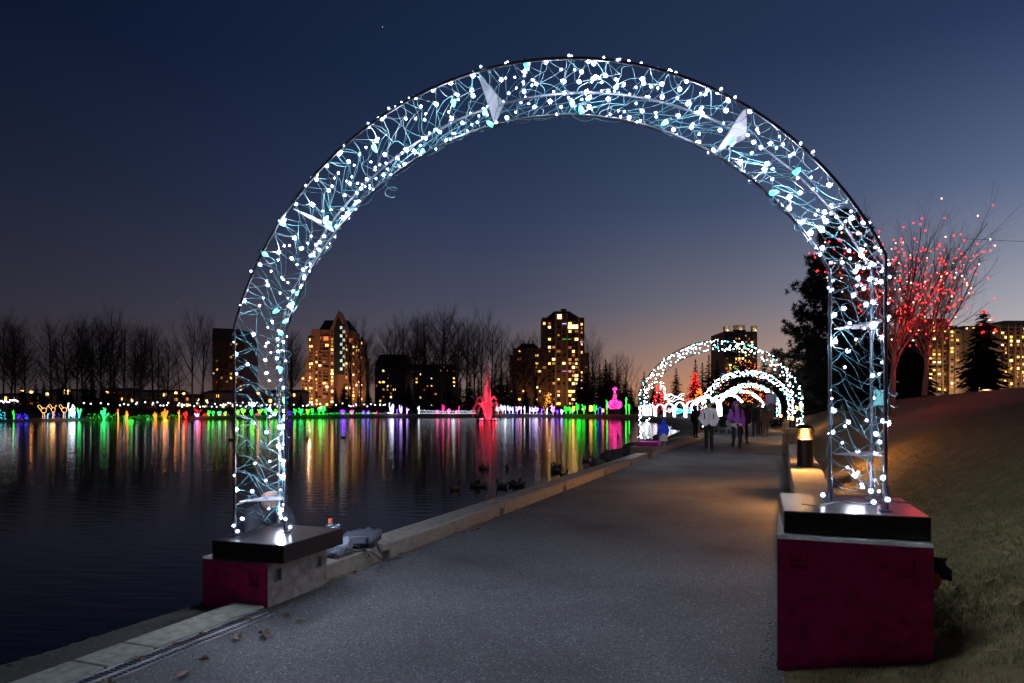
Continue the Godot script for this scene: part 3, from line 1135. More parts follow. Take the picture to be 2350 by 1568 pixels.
func make_arches() -> void:
	near_arch()
	far_arch(22.25, "second white lit arch with teal bulbs on its right, child standing by its left leg", 290, 0.019, true, 8, 0.5)
	far_arch(40.7, "third white lit arch, seen whole inside the second", 340, 0.026, false, 6, 0.5)
	far_arch(59.5, "fourth white lit arch down the path, its right leg near the bollards", 340, 0.031, false, 4, 0.6)
	far_arch(78.0, "fifth white lit arch down the path", 330, 0.038, false, 3, 0.7)
	far_arch(99.0, "sixth white lit arch down the path", 330, 0.046, false, 3, 0.7)
	far_arch(126.0, "farthest white lit arch, small and low at the end of the row", 320, 0.053, false, 3, 0.7)

# ---------------------------------------------------------------- bollard lamps
func bollard(a: float, label: String, e: float) -> void:
	var o := thing("bollard_lamp", label, "bollard lamp", on_path(a, 0.35, 0.52 if a < 22 else 0.5), YAW, "bollard lamps on the low wall")
	var b := Buf.new()
	b.lathe([Vector2(0.0, 0), Vector2(0.152, 0), Vector2(0.152, 0.012), Vector2(0.14, 0.014), Vector2(0.14, 0.47), Vector2(0.132, 0.478), Vector2(0, 0.478)], 28)
	obj("post", b, M.bronze, o)
	for i in 5:
		var y := 0.507 + i * 0.034
		b = Buf.new()
		b.lathe([Vector2(0.105, y + 0.02), Vector2(0.147, y - 0.004), Vector2(0.147, y - 0.007), Vector2(0.105, y + 0.015), Vector2(0.105, y + 0.02)], 28)
		obj("louvre", b, M.bronze, o)
	b = Buf.new()
	for k in 3:
		var t := TAU * k / 3.0 + 0.5
		b.tube(PackedVector3Array([Vector3(cos(t) * 0.108, 0.47, sin(t) * 0.108), Vector3(cos(t) * 0.108, 0.68, sin(t) * 0.108)]), 0.006, 6)
	obj("strut", b, M.bronze, o)
	b = Buf.new()
	b.lathe([Vector2(0.0, 0.672), Vector2(0.145, 0.672), Vector2(0.145, 0.684), Vector2(0.128, 0.712), Vector2(0.09, 0.738), Vector2(0.04, 0.75), Vector2(0.0, 0.752)], 28)
	obj("dome", b, M.bronze, o)
	b = Buf.new()
	b.lathe([Vector2(0.0, 0.483), Vector2(0.062, 0.483), Vector2(0.066, 0.57), Vector2(0.058, 0.66), Vector2(0, 0.668)], 16)
	obj("lamp", b, M.amber, o)
	omni(o, Vector3(0, 0.58, 0), 1.0, 0.43, 0.12, e, 0.06)


# ---------------------------------------------------------------- bags on the kerb
func make_bags() -> void:
	var k := thing("backpack", "grey backpack lying open on the kerb beside the plastic bag", "backpack", along(6.28, -4.06, 0.165), YAW + 0.25)
	k.scale = Vector3(0.95, 0.7, 0.95)
	var cloth := rough_mat([[0.045, 0.05, 0.065], [0.075, 0.083, 0.105], [0.095, 0.105, 0.125]], 0.08, 0.3, 0.85, 0.15, 81)
	var dark := mat(0.02, 0.022, 0.028, 0.8)
	var dark_cloth := mat(0.07, 0.078, 0.1, 0.85)
	var crease := FastNoiseLite.new()
	crease.seed = 8
	crease.frequency = 7.0
	crease.fractal_type = FastNoiseLite.FRACTAL_RIDGED
	crease.fractal_octaves = 3
	var b := Buf.new()
	nets(b, [[Vector3(-0.10, 0.085, 0.13), Vector3(0.12, 0.085, 0.08), 0.085, 0.08], [Vector3(-0.09, 0.09, -0.02), Vector3(0.12, 0.1, -0.1), 0.09, 0.08], [Vector3(-0.07, 0.12, 0.08), Vector3(0.13, 0.14, -0.04), 0.075, 0.07], [Vector3(0.05, 0.17, -0.02), Vector3(0.15, 0.19, -0.08), 0.055, 0.045], [Vector3(-0.06, 0.16, 0.03), Vector3(0.08, 0.2, -0.04), 0.05, 0.045]], 0.013, 0.035)
	for i in b.v.size(): b.v[i] += b.n[i] * crease.get_noise_3dv(b.v[i]) * 0.038
	obj("body", b, cloth, k)
	b = Buf.new()
	nets(b, [[Vector3(-0.08, 0.13, 0.17), Vector3(0.1, 0.15, 0.12), 0.038, 0.04], [Vector3(-0.1, 0.08, 0.2), Vector3(0.08, 0.09, 0.17), 0.035, 0.035]], 0.011, 0.02)
	for i in b.v.size(): b.v[i] += b.n[i] * crease.get_noise_3dv(b.v[i] * 1.3) * 0.018
	obj("front_pocket", b, dark_cloth, k)
	b = Buf.new()
	b.tube(smooth(PackedVector3Array([Vector3(-0.12, 0.14, 0.19), Vector3(-0.03, 0.178, 0.2), Vector3(0.06, 0.185, 0.175), Vector3(0.14, 0.165, 0.12)]), 5), 0.0035, 5)
	obj("zip", b, mat(0.3, 0.31, 0.34, 0.5), k)
	b = Buf.new()
	b.tube(smooth(PackedVector3Array([Vector3(0.1, 0.22, -0.05), Vector3(0.14, 0.265, -0.06), Vector3(0.18, 0.25, -0.08), Vector3(0.19, 0.2, -0.09)]), 5), 0.009, 6)
	obj("handle", b, dark, k)
	for s in [[Vector3(0.10, 0.2, 0.02), Vector3(0.2, 0.09, 0.08), Vector3(0.26, 0.006, 0.16), Vector3(0.32, -0.15, 0.12), Vector3(0.45, -0.158, -0.02)], [Vector3(0.02, 0.06, 0.2), Vector3(0.14, 0.02, 0.26), Vector3(0.24, -0.06, 0.22), Vector3(0.33, -0.156, 0.18), Vector3(0.36, -0.157, 0.05)], [Vector3(-0.05, 0.1, 0.24), Vector3(0.02, 0.01, 0.28), Vector3(0.15, 0.006, 0.27), Vector3(0.18, -0.1, 0.21)]]:
		b = Buf.new()
		var pts := smooth(PackedVector3Array(s), 6)
		for i in pts.size() - 1:
			var d := (pts[i + 1] - pts[i]).normalized()
			var x := d.cross(Vector3(0.2, 1, 0.1)).normalized() * 0.017
			b.quad(pts[i] - x, pts[i] + x, pts[i + 1] + x, pts[i + 1] - x)
			b.quad(pts[i] - x - Vector3(0, 0.004, 0), pts[i + 1] - x - Vector3(0, 0.004, 0), pts[i + 1] + x - Vector3(0, 0.004, 0), pts[i] + x - Vector3(0, 0.004, 0))
		obj("strap", b, dark, k)
	var g := thing("plastic_bag", "pale crumpled plastic carrier bag on the kerb against the arch base", "plastic bag", along(5.74, -4.05, 0.165), YAW)
	b = Buf.new()
	nets(b, [[Vector3(-0.08, 0.08, 0.06), Vector3(0.11, 0.08, 0.04), 0.085, 0.075], [Vector3(-0.07, 0.09, -0.13), Vector3(0.09, 0.1, -0.12), 0.09, 0.08], [Vector3(0, 0.13, -0.02), Vector3(0.0, 0.24, -0.02), 0.07, 0.035], [Vector3(0, 0.24, -0.02), Vector3(0.07, 0.285, -0.05), 0.028, 0.02], [Vector3(-0.02, 0.23, 0.0), Vector3(-0.06, 0.27, 0.03), 0.03, 0.018]], 0.011, 0.016)
	var f := FastNoiseLite.new()
	f.seed = 5
	f.frequency = 7.0
	f.fractal_type = FastNoiseLite.FRACTAL_RIDGED
	f.fractal_octaves = 2
	for i in b.v.size(): b.v[i] += b.n[i] * f.get_noise_3dv(b.v[i]) * 0.016
	var flat := Buf.new()
	for i in range(0, b.ix.size(), 3): flat.tri(b.v[b.ix[i]], b.v[b.ix[i + 1]], b.v[b.ix[i + 2]])
	var film := mat(0.24, 0.27, 0.34, 0.3)
	film.backlight_enabled = true
	film.backlight = Color(0.4, 0.4, 0.45)
	obj("bag", flat, film, g)
	var w := thing("water_bottle", "clear plastic bottle with an orange cap sticking out of the plastic bag", "bottle", along(5.8, -4.08, 0.38), YAW)
	b = Buf.new()
	b.lathe([Vector2(0.032, -0.2), Vector2(0.032, 0.05), Vector2(0.028, 0.075), Vector2(0.016, 0.1), Vector2(0.013, 0.112)], 16)
	var pet := mat(0.9, 0.93, 0.95, 0.05)
	pet.transparency = BaseMaterial3D.TRANSPARENCY_ALPHA
	pet.albedo_color.a = 0.15
	obj("bottle", b, pet, w)
	b = Buf.new()
	b.lathe([Vector2(0.0185, 0.1), Vector2(0.0195, 0.102), Vector2(0.0195, 0.132), Vector2(0.017, 0.136), Vector2(0, 0.136)], 16)
	obj("cap", b, mat(0.75, 0.10, 0.02, 0.45), w)
	g = thing("black_bag", "knotted black plastic bag hanging at the right edge of the tall plinth", "plastic bag", along(4.84, 0.84, 0.6), YAW)
	g.scale = Vector3.ONE * 0.72
	b = Buf.new()
	nets(b, [[Vector3(0, 0.1, 0), Vector3(0.05, 0.03, 0.0), 0.05, 0.065], [Vector3(0.03, 0.12, 0), Vector3(0.075, 0.145, 0.01), 0.02, 0.012], [Vector3(0.05, 0.02, 0), Vector3(0.1, -0.02, 0.03), 0.04, 0.015]], 0.01, 0.014)
	for i in b.v.size(): b.v[i] += b.n[i] * f.get_noise_3dv(b.v[i]) * 0.014
	obj("bag", b, mat(0.012, 0.012, 0.014, 0.22), g)
	b = Buf.new()
	b.tube(smooth(PackedVector3Array([Vector3(-0.01, 0.02, 0.03), Vector3(0.0, -0.05, 0.04), Vector3(-0.03, -0.1, 0.03)]), 4), 0.03, 8)
	obj("orange_tape", b, mat(0.5, 0.12, 0.01, 0.5), g)


# ---------------------------------------------------------------- people
func cloth(r: float, g: float, b: float) -> StandardMaterial3D:
	var c := [r, g, b]
	return rough_mat([c.map(func(x): return x * 0.75), c, c.map(func(x): return x * 1.15)], 0.05, 0.35, 0.9, 0.2, 91, 4, false)

# P: height, stride (m, left foot forward), arms ("pockets", "down", "front"), colours and what is worn
func person(label: String, at: Vector3, face: float, P: Dictionary) -> Node3D:
	var o := thing("person", label, "person", at, face)
	var s: float = P.height / 1.7
	var st: float = P.get("stride", 0.0) * 0.5
	var skin := mat(0.42, 0.25, 0.18, 0.6)
	var lower := []
	var feet := []
	var legs := []
	for i in [-1.0, 1.0]:
		var hip := Vector3(0.09 * i, 0.9, 0)
		var ank := Vector3(0.085 * i, 0.085 + (0.05 if st * i < -0.02 else 0.0), st * i)
		var knee := (hip + ank) / 2.0 + Vector3(0, 0.0, 0.035 + absf(st) * 0.25)
		lower.append([hip, knee, 0.088, 0.06])
		lower.append([knee, ank + Vector3(0, 0.02, 0), 0.064, 0.058 if P.get("flare", false) else 0.048])
		legs.append([hip, knee, 0.075, 0.05])
		legs.append([knee, ank, 0.052, 0.034])
		feet.append([[ank + Vector3(0, -0.035, -0.025), ank + Vector3(0.01 * i, -0.045, 0.12), 0.044, 0.036], [ank, ank + Vector3(0, -0.03, 0.03), 0.044, 0.045]])
	lower.append([Vector3(-0.07, 0.93, 0), Vector3(0.07, 0.93, 0), 0.105, 0.105])
	var hem: float = P.get("hem", 0.84)
	var top := [[Vector3(-0.145, 1.395, 0), Vector3(0.145, 1.395, 0), 0.07, 0.07], [Vector3(-0.075, 1.33, 0), Vector3(-0.07, 1.05, 0), 0.115, 0.105], [Vector3(0.075, 1.33, 0), Vector3(0.07, 1.05, 0), 0.115, 0.105], [Vector3(-0.075, 1.05, 0), Vector3(-0.085, hem + 0.1, 0), 0.11, 0.115], [Vector3(0.075, 1.05, 0), Vector3(0.085, hem + 0.1, 0), 0.11, 0.115], [Vector3(0, 1.4, 0), Vector3(0, 1.475, 0.0), 0.075, 0.07]]
	var body := legs + [[Vector3(-0.08, 1.3, 0), Vector3(-0.07, 0.95, 0), 0.09, 0.095], [Vector3(0.08, 1.3, 0), Vector3(0.07, 0.95, 0), 0.09, 0.095], [Vector3(-0.14, 1.39, 0), Vector3(0.14, 1.39, 0), 0.055, 0.055], [Vector3(0, 1.39, 0), Vector3(0, 1.54, 0.01), 0.058, 0.052]]
	var hands := Buf.new()
	for i in [-1.0, 1.0]:
		var sh := Vector3(0.175 * i, 1.395, 0)
		var how: String = P.get("arms", "down")
		var el := sh + Vector3(0.075 * i, -0.27, -0.05)
		var wr := el + Vector3(-0.01 * i, -0.24, 0.06)
		if how == "pockets":
			el = sh + Vector3(0.115 * i, -0.26, -0.07)
			wr = Vector3(0.2 * i, 0.93, 0.09)
		if how == "front" or (how == "bag" and i < 0):
			el = sh + Vector3(0.08 * i, -0.25, 0.02)
			wr = Vector3(0.1 * i, 1.08, 0.22)
		if how == "swing":
			el = sh + Vector3(0.07 * i, -0.27, -0.02 - 0.12 * i)
			wr = el + Vector3(0.0, -0.22, 0.09 - 0.1 * i)
		top.append([sh, el, 0.075, 0.062])
		top.append([el, wr, 0.062, 0.05])
		body.append([sh, el, 0.048, 0.04])
		body.append([el, wr, 0.04, 0.027])
		if how != "pockets":
			var d := (wr - el).normalized()
			var x := d.cross(Vector3(0, 0, 1)).normalized()
			if x.length() < 0.5: x = Vector3.RIGHT
			var q := x.cross(d).normalized()
			var hb := [[wr + d * 0.01, wr + d * 0.075, 0.024, 0.028]]
			for k in 4:
				var root := wr + d * 0.08 + q * (k - 1.5) * 0.019
				var l: float = [0.032, 0.04, 0.037, 0.028][k]
				var mid = root + d * l - x * 0.008 * i
				hb.append([root, mid, 0.0095, 0.0088])
				hb.append([mid, mid + d * l * 0.7 - x * 0.02 * i, 0.0088, 0.0078])
			hb.append([wr + d * 0.03 + q * 0.022, wr + d * 0.075 + q * 0.048, 0.0115, 0.0095])
			hb.append([wr + d * 0.075 + q * 0.048, wr + d * 0.105 + q * 0.05, 0.0095, 0.008])
			if P.get("detail", true): nets(hands, hb, 0.008, 0.004)
	var up := Transform3D(Basis().scaled(Vector3.ONE * s), Vector3.ZERO)
	var head := [[Vector3(0, 1.6, -0.012), Vector3(0, 1.63, 0.0), 0.088, 0.086], [Vector3(0, 1.555, 0.02), Vector3(0, 1.60, 0.02), 0.06, 0.076], [Vector3(-0.02, 1.535, 0.05), Vector3(0.02, 1.535, 0.05), 0.035, 0.035], [Vector3(0, 1.6, 0.085), Vector3(0, 1.572, 0.103), 0.01, 0.014], [Vector3(-0.085, 1.6, -0.005), Vector3(-0.085, 1.57, 0.0), 0.015, 0.012], [Vector3(0.085, 1.6, -0.005), Vector3(0.085, 1.57, 0.0), 0.015, 0.012]]
	var b := Buf.new()
	nets(b, body, 0.03, 0.015)
	nets(b, head, 0.012, 0.008)
	var shift := b.v.size()
	b.v.append_array(hands.v)
	b.n.append_array(hands.n)
	for i in hands.ix: b.ix.append(i + shift)
	part(o, "body", b, skin, up)
	b = Buf.new()
	nets(b, lower, 0.024, 0.015)
	part(o, "trousers", b, P.trousers, up)
	b = Buf.new()
	nets(b, top, 0.022, 0.018)
	part(o, "jacket", b, P.jacket, up)
	for f in feet:
		b = Buf.new()
		nets(b, f, 0.014, 0.01)
		part(o, "shoe", b, P.get("shoes", M.shoe), up)
		b = Buf.new()
	b.box(Vector3(-0.028, 1.545, 0.086), Vector3(0.028, 1.551, 0.089))
	part(o.get_node("body"), "mouth", b, mat(0.25, 0.07, 0.06, 0.5), up)
	for i in [-1.0, 1.0]:
		b = Buf.new()
		b.ball(Vector3(0.033 * i, 1.603, 0.08), Vector3(0.014, 0.008, 0.008))
		part(o.get_node("body"), "eye", b, mat(0.02, 0.015, 0.012, 0.3), up)
	var wear: String = P.get("head", "hair")
	b = Buf.new()
	if wear == "hood":
		nets(b, [[Vector3(0, 1.6, -0.055), Vector3(0, 1.655, -0.03), 0.108, 0.108], [Vector3(-0.075, 1.56, -0.03), Vector3(-0.06, 1.46, 0.01), 0.06, 0.07], [Vector3(0.075, 1.56, -0.03), Vector3(0.06, 1.46, 0.01), 0.06, 0.07], [Vector3(-0.06, 1.69, 0.015), Vector3(0.06, 1.69, 0.015), 0.052, 0.052]], 0.016, 0.018)
		part(o, "hood", b, P.jacket, up)
	elif wear == "hat":
		nets(b, [[Vector3(0, 1.66, -0.012), Vector3(0, 1.69, -0.012), 0.1, 0.08]], 0.014, 0.01)
		b.lathe([Vector2(0.099, 1.63), Vector2(0.107, 1.633), Vector2(0.106, 1.67), Vector2(0.097, 1.675)], 18, Transform3D(Basis(), Vector3(0, 0, -0.01)))
		part(o, "hat", b, P.hat, up)
	else:
		nets(b, [[Vector3(0, 1.64, -0.03), Vector3(0, 1.66, -0.012), 0.1, 0.092], [Vector3(0, 1.6, -0.05), Vector3(0, 1.55, -0.06), 0.08, 0.05]], 0.014, 0.01)
		part(o, "hair", b, M.hair, up)
	if P.get("long_hair", false):
		b = Buf.new()
		nets(b, [[Vector3(-0.08, 1.6, 0.03), Vector3(-0.11, 1.42, 0.1), 0.03, 0.042], [Vector3(-0.11, 1.42, 0.1), Vector3(-0.1, 1.2, 0.125), 0.042, 0.02], [Vector3(0.08, 1.6, 0.03), Vector3(0.11, 1.42, 0.1), 0.03, 0.042], [Vector3(0.11, 1.42, 0.1), Vector3(0.12, 1.16, 0.12), 0.042, 0.02], [Vector3(-0.05, 1.68, 0.05), Vector3(0.05, 1.68, 0.05), 0.035, 0.035]], 0.014, 0.014)
		part(o, "hair", b, M.hair, up)
	return o

func part(o: Node3D, called: String, b: Buf, m: Material, t: Transform3D) -> void:
	for i in b.v.size(): b.v[i] = t * b.v[i]
	obj(called, b, m, o)

func make_people() -> void:
	M.shoe = mat(0.03, 0.03, 0.035, 0.6)
	M.hair = mat(0.014, 0.010, 0.009, 0.6)
	var black := cloth(0.012, 0.012, 0.016)
	var o := person("woman in a white hooded jacket with black trousers and grey beanie walking forward", Vector3(spot(1627, 0, 25.0).x, 0, -25.0), -0.25, {"height": 1.74, "stride": 0.12, "arms": "pockets", "jacket": cloth(0.8, 0.76, 0.84), "trousers": black, "flare": true, "head": "hat", "hat": cloth(0.06, 0.05, 0.075), "shoes": mat(0.05, 0.05, 0.05, 0.6)})
	for i in [-1.0, 1.0]:
		var b := Buf.new()
		for k in 5:
			var t := k / 4.0
			var p := Vector3(0.15 * i, 1.44 - 0.26 * t, lerpf(0.045, 0.10, minf(1.0, t * 1.6)))
			b.box(p + Vector3(-0.017, -0.04, 0.0), p + Vector3(0.017, 0.04, 0.012), 0.004)
		obj("bag_strap", b, mat(0.01, 0.15, 0.4, 0.7) if i > 0 else mat(0.03, 0.03, 0.06, 0.7), o.get_node("jacket"))
	var zip := Buf.new()
	zip.box(Vector3(-0.006, 0.93, 0.118), Vector3(0.006, 1.45, 0.136))
	obj("zip", zip, mat(0.2, 0.18, 0.22, 0.6), o.get_node("jacket"))
	o = person("woman in a purple hooded jacket with long dark hair walking forward", Vector3(spot(1690, 0, 25.2).x, 0, -25.2), -0.1, {"height": 1.72, "stride": 0.34, "arms": "bag", "jacket": cloth(0.36, 0.09, 0.56), "trousers": black, "head": "hood", "long_hair": true, "hem": 0.94, "shoes": cloth(0.25, 0.22, 0.23)})
	var shirt := Buf.new()
	nets(shirt, [[Vector3(-0.075, 1.0, 0), Vector3(-0.085, 0.93, 0), 0.105, 0.112], [Vector3(0.075, 1.0, 0), Vector3(0.085, 0.93, 0), 0.105, 0.112], [Vector3(-0.05, 0.95, 0.04), Vector3(0.0, 0.82, 0.07), 0.07, 0.03]], 0.02, 0.015)
	obj("shirt_tail", shirt, cloth(0.55, 0.5, 0.55), o)
	person("person in a dark maroon coat half hidden behind the purple jacket", Vector3(spot(1707, 0, 31.0).x, -0.02, -31.0), 0.0, {"height": 1.74, "stride": 0.25, "jacket": cloth(0.06, 0.012, 0.028), "trousers": cloth(0.05, 0.012, 0.022), "head": "hair", "hem": 0.7, "detail": false})
	person("man in a black jacket standing with his back turned beside a person in grey", Vector3(spot(1733, 0, 38.5).x, -0.06, -38.5), PI - 0.5, {"height": 1.76, "arms": "front", "jacket": cloth(0.012, 0.013, 0.017), "trousers": cloth(0.02, 0.02, 0.03), "head": "hair", "detail": false})
	person("person in grey with white striped trouser cuffs standing near the bollards", Vector3(spot(1757, 0, 38.0).x, -0.06, -38.0), PI - 0.2, {"height": 1.7, "stride": 0.15, "jacket": cloth(0.09, 0.08, 0.10), "trousers": cloth(0.10, 0.08, 0.10), "head": "hair", "detail": false})
	person("tall person in a pale hat behind the man in black", Vector3(spot(1745, 0, 41.5).x, -0.08, -41.5), 0.3, {"height": 1.86, "jacket": cloth(0.015, 0.014, 0.018), "trousers": black, "head": "hat", "hat": cloth(0.35, 0.22, 0.16), "detail": false})
	person("person in a pale lilac jacket standing up on the grass slope", Vector3(spot(1770, 0, 40).x, spot(0, 964, 40).y, -40), -0.2, {"height": 1.72, "jacket": cloth(0.17, 0.14, 0.2), "trousers": cloth(0.06, 0.04, 0.06), "head": "hair", "detail": false})
	person("dark figure in black standing on the kerb before the third arch", Vector3(spot(1596, 0, 33).x, 0.13, -33), 0.5, {"height": 1.45, "jacket": cloth(0.014, 0.012, 0.02), "trousers": cloth(0.03, 0.012, 0.014), "head": "hood", "detail": false})
	# the child
	o = person("small child in a bright blue hooded coat and pale skirt, back turned", Vector3(spot(1522, 0, 25.3).x, 0.0, -25.3), PI + 0.1, {"height": 1.12, "jacket": cloth(0.03, 0.075, 0.85), "trousers": cloth(0.28, 0.2, 0.2), "head": "hood", "hem": 0.82, "shoes": cloth(0.3, 0.2, 0.22)})
	var skirt := Buf.new()
	for i in 24:
		var t0 := TAU * i / 24.0
		var t1 := TAU * (i + 1) / 24.0
		var r0 := 0.155 + 0.012 * (i % 2)
		var r1 := 0.155 + 0.012 * ((i + 1) % 2)
		skirt.quad(Vector3(cos(t0) * 0.1, 0.62, sin(t0) * 0.09), Vector3(cos(t1) * 0.1, 0.62, sin(t1) * 0.09), Vector3(cos(t1) * r1, 0.36, sin(t1) * r1), Vector3(cos(t0) * r0, 0.36, sin(t0) * r0))
	obj("skirt", skirt, cloth(0.5, 0.48, 0.5), o)
	# someone crouching behind the left leg of the nearest arch
	var c := thing("person", "person in dark clothes crouching at the water behind the left arch leg", "person", along(5.75, -4.78, 0.06), YAW + 0.9)
	var b := Buf.new()
	nets(b, [[Vector3(0, 0.62, 0.1), Vector3(0, 0.66, 0.12), 0.088, 0.09], [Vector3(0, 0.48, 0.02), Vector3(0, 0.56, 0.06), 0.06, 0.055], [Vector3(0, 0.42, 0.0), Vector3(0, 0.15, -0.12), 0.1, 0.12], [Vector3(-0.08, 0.14, -0.1), Vector3(-0.1, 0.3, 0.22), 0.08, 0.06], [Vector3(0.08, 0.14, -0.1), Vector3(0.1, 0.3, 0.22), 0.08, 0.06], [Vector3(-0.1, 0.3, 0.22), Vector3(-0.1, 0.06, 0.08), 0.055, 0.04], [Vector3(0.1, 0.3, 0.22), Vector3(0.1, 0.06, 0.08), 0.055, 0.04], [Vector3(0.16, 0.44, 0.03), Vector3(0.2, 0.28, 0.2), 0.05, 0.045], [Vector3(0.2, 0.28, 0.2), Vector3(0.1, 0.36, 0.3), 0.042, 0.03]], 0.022, 0.015)
	obj("body", b, mat(0.42, 0.25, 0.18, 0.6), c)
	b = Buf.new()
	nets(b, [[Vector3(0, 0.46, 0.0), Vector3(0, 0.2, -0.12), 0.15, 0.17], [Vector3(-0.15, 0.47, 0.0), Vector3(0.15, 0.47, 0.0), 0.085, 0.085], [Vector3(0.17, 0.45, 0.02), Vector3(0.22, 0.28, 0.2), 0.07, 0.06], [Vector3(0.22, 0.28, 0.2), Vector3(0.12, 0.35, 0.29), 0.058, 0.048], [Vector3(-0.17, 0.45, 0.02), Vector3(-0.2, 0.26, 0.18), 0.07, 0.06]], 0.02, 0.015)
	obj("jacket", b, cloth(0.012, 0.013, 0.022), c)
	b = Buf.new()
	nets(b, [[Vector3(0, 0.66, 0.06), Vector3(0, 0.7, 0.09), 0.105, 0.1], [Vector3(0, 0.58, 0.02), Vector3(0, 0.5, 0.0), 0.09, 0.1]], 0.018, 0.015)
	obj("hood", b, cloth(0.012, 0.013, 0.022), c)
	b = Buf.new()
	nets(b, [[Vector3(-0.08, 0.14, -0.1), Vector3(-0.1, 0.32, 0.22), 0.1, 0.075], [Vector3(0.08, 0.14, -0.1), Vector3(0.1, 0.32, 0.22), 0.1, 0.075], [Vector3(-0.1, 0.32, 0.22), Vector3(-0.1, 0.1, 0.08), 0.07, 0.055], [Vector3(0.1, 0.32, 0.22), Vector3(0.1, 0.1, 0.08), 0.07, 0.055]], 0.022, 0.015)
	obj("trousers", b, cloth(0.016, 0.016, 0.022), c)
	for i in [-1.0, 1.0]:
		b = Buf.new()
		nets(b, [[Vector3(0.1 * i, 0.04, 0.04), Vector3(0.11 * i, 0.035, 0.2), 0.045, 0.036]], 0.014, 0.01)
		obj("shoe", b, M.shoe, c)
	# the pushchair
	var p := thing("stroller", "black pushchair with a round canopy standing between the two women", "stroller", Vector3(spot(1658, 0, 45).x, -0.1, -45), 0.15)
	b = Buf.new()
	nets(b, [[Vector3(-0.14, 0.9, 0.0), Vector3(0.14, 0.9, 0.0), 0.16, 0.16], [Vector3(-0.14, 0.8, -0.1), Vector3(0.14, 0.8, -0.1), 0.14, 0.14]], 0.03, 0.02)
	obj("canopy", b, black, p)
	b = Buf.new()
	b.box(Vector3(-0.2, 0.42, -0.22), Vector3(0.2, 0.78, 0.1), 0.05)
	b.box(Vector3(-0.19, 0.4, 0.05), Vector3(0.19, 0.5, 0.38), 0.04)
	obj("seat", b, cloth(0.02, 0.02, 0.03), p)
	b = Buf.new()
	for i in [-1.0, 1.0]:
		b.tube(PackedVector3Array([Vector3(0.25 * i, 0.12, 0.36), Vector3(0.25 * i, 0.6, 0.0), Vector3(0.24 * i, 1.02, -0.36)]), 0.013, 6)
		b.tube(PackedVector3Array([Vector3(0.25 * i, 0.14, -0.36), Vector3(0.25 * i, 0.6, 0.0)]), 0.013, 6)
	b.tube(PackedVector3Array([Vector3(-0.24, 1.02, -0.36), Vector3(0.24, 1.02, -0.36)]), 0.016, 6)
	b.tube(PackedVector3Array([Vector3(-0.25, 0.14, -0.36), Vector3(0.25, 0.14, -0.36)]), 0.012, 6)
	obj("frame", b, M.steel, p)
	for q in [Vector3(-0.27, 0.12, 0.38), Vector3(0.27, 0.12, 0.38), Vector3(-0.27, 0.14, -0.38), Vector3(0.27, 0.14, -0.38)]:
		b = Buf.new()
		b.lathe([Vector2(0.05, -0.02), Vector2(0.12, -0.022), Vector2(0.13, 0.0), Vector2(0.12, 0.022), Vector2(0.05, 0.02), Vector2(0.05, -0.02)], 18, Transform3D(Basis(Vector3.BACK, PI / 2), q))
		var wheel := obj("wheel", b, M.shoe, p)
		b = Buf.new()
		b.lathe([Vector2(0.0, -0.012), Vector2(0.049, -0.014), Vector2(0.049, 0.014), Vector2(0.0, 0.012)], 12, Transform3D(Basis(Vector3.BACK, PI / 2), q))
		obj("hub", b, M.steel, wheel)


# ---------------------------------------------------------------- trees
# S: per level seg, bend, lift, kids, start, angle, ratio; shoots[level] goes to bufs[0] (trunk) or bufs[1] (crown)
func grow(bufs: Array, at: Vector3, dir: Vector3, length: float, rad: float, level: int, S: Dictionary, tips: Array) -> void:
	var n: int = S.seg[level]
	var last: bool = level == S.seg.size() - 1
	var pts := PackedVector3Array([at])
	var rr := PackedFloat32Array([rad])
	var d := dir
	var end_r: float = rad * (0.3 if last else S.get("end", 0.3))
	for i in n:
		d = (d + wob(S.bend[level]) + Vector3.UP * S.lift[level]).normalized()
		at += d * length / n
		pts.append(at)
		rr.append(lerpf(rad, end_r, float(i + 1) / n))
	(bufs[0 if level < S.get("trunk", 1) else 1] as Buf).tube(pts, rr, 8 if level == 0 else 4 if level == 1 else 3, false)
	if level >= S.get("tips", 1):
		for i in range(1, pts.size()): tips.append(pts[i])
	if last: return
	var kids: int = S.kids[level]
	var spin := rng.randf() * TAU
	for c in kids:
		var t := lerpf(S.start[level], 0.99, (c + rng.randf() * 0.8) / kids)
		var k := mini(int(t * n), n - 1)
		var p := pts[k].lerp(pts[k + 1], t * n - k)
		var pd := (pts[k + 1] - pts[k]).normalized()
		spin += 2.4 + rng.randf_range(-0.5, 0.5)
		var x := pd.cross(Vector3(0.31, 0.2, 0.93)).normalized()
		var side := x.rotated(pd, spin)
		var ang: float = S.angle[level] * rng.randf_range(0.75, 1.25)
		var cd := pd * cos(ang) + side * sin(ang)
		var l: float = length * S.ratio[level] * (1.0 - S.get("slim", 0.45) * t) * rng.randf_range(0.75, 1.2)
		grow(bufs, p, cd, l, lerpf(rr[k], rr[k + 1], 0.5) * rng.randf_range(0.42, 0.62), level + 1, S, tips)

func bare_tree(label: String, at: Vector3, h: float, S: Dictionary, m: Material, group := "", thick := 0.013) -> Array:
	var o := thing("bare_tree", label, "tree", at, 0.0, group)
	var t := Buf.new()
	var c := Buf.new()
	var tips := []
	grow([t, c], Vector3.ZERO, Vector3(rng.randf_range(-0.04, 0.04), 1, 0), h, h * thick, 0, S, tips)
	obj("trunk", t, m, o)
	obj("crown", c, m, o)
	return [o, tips]

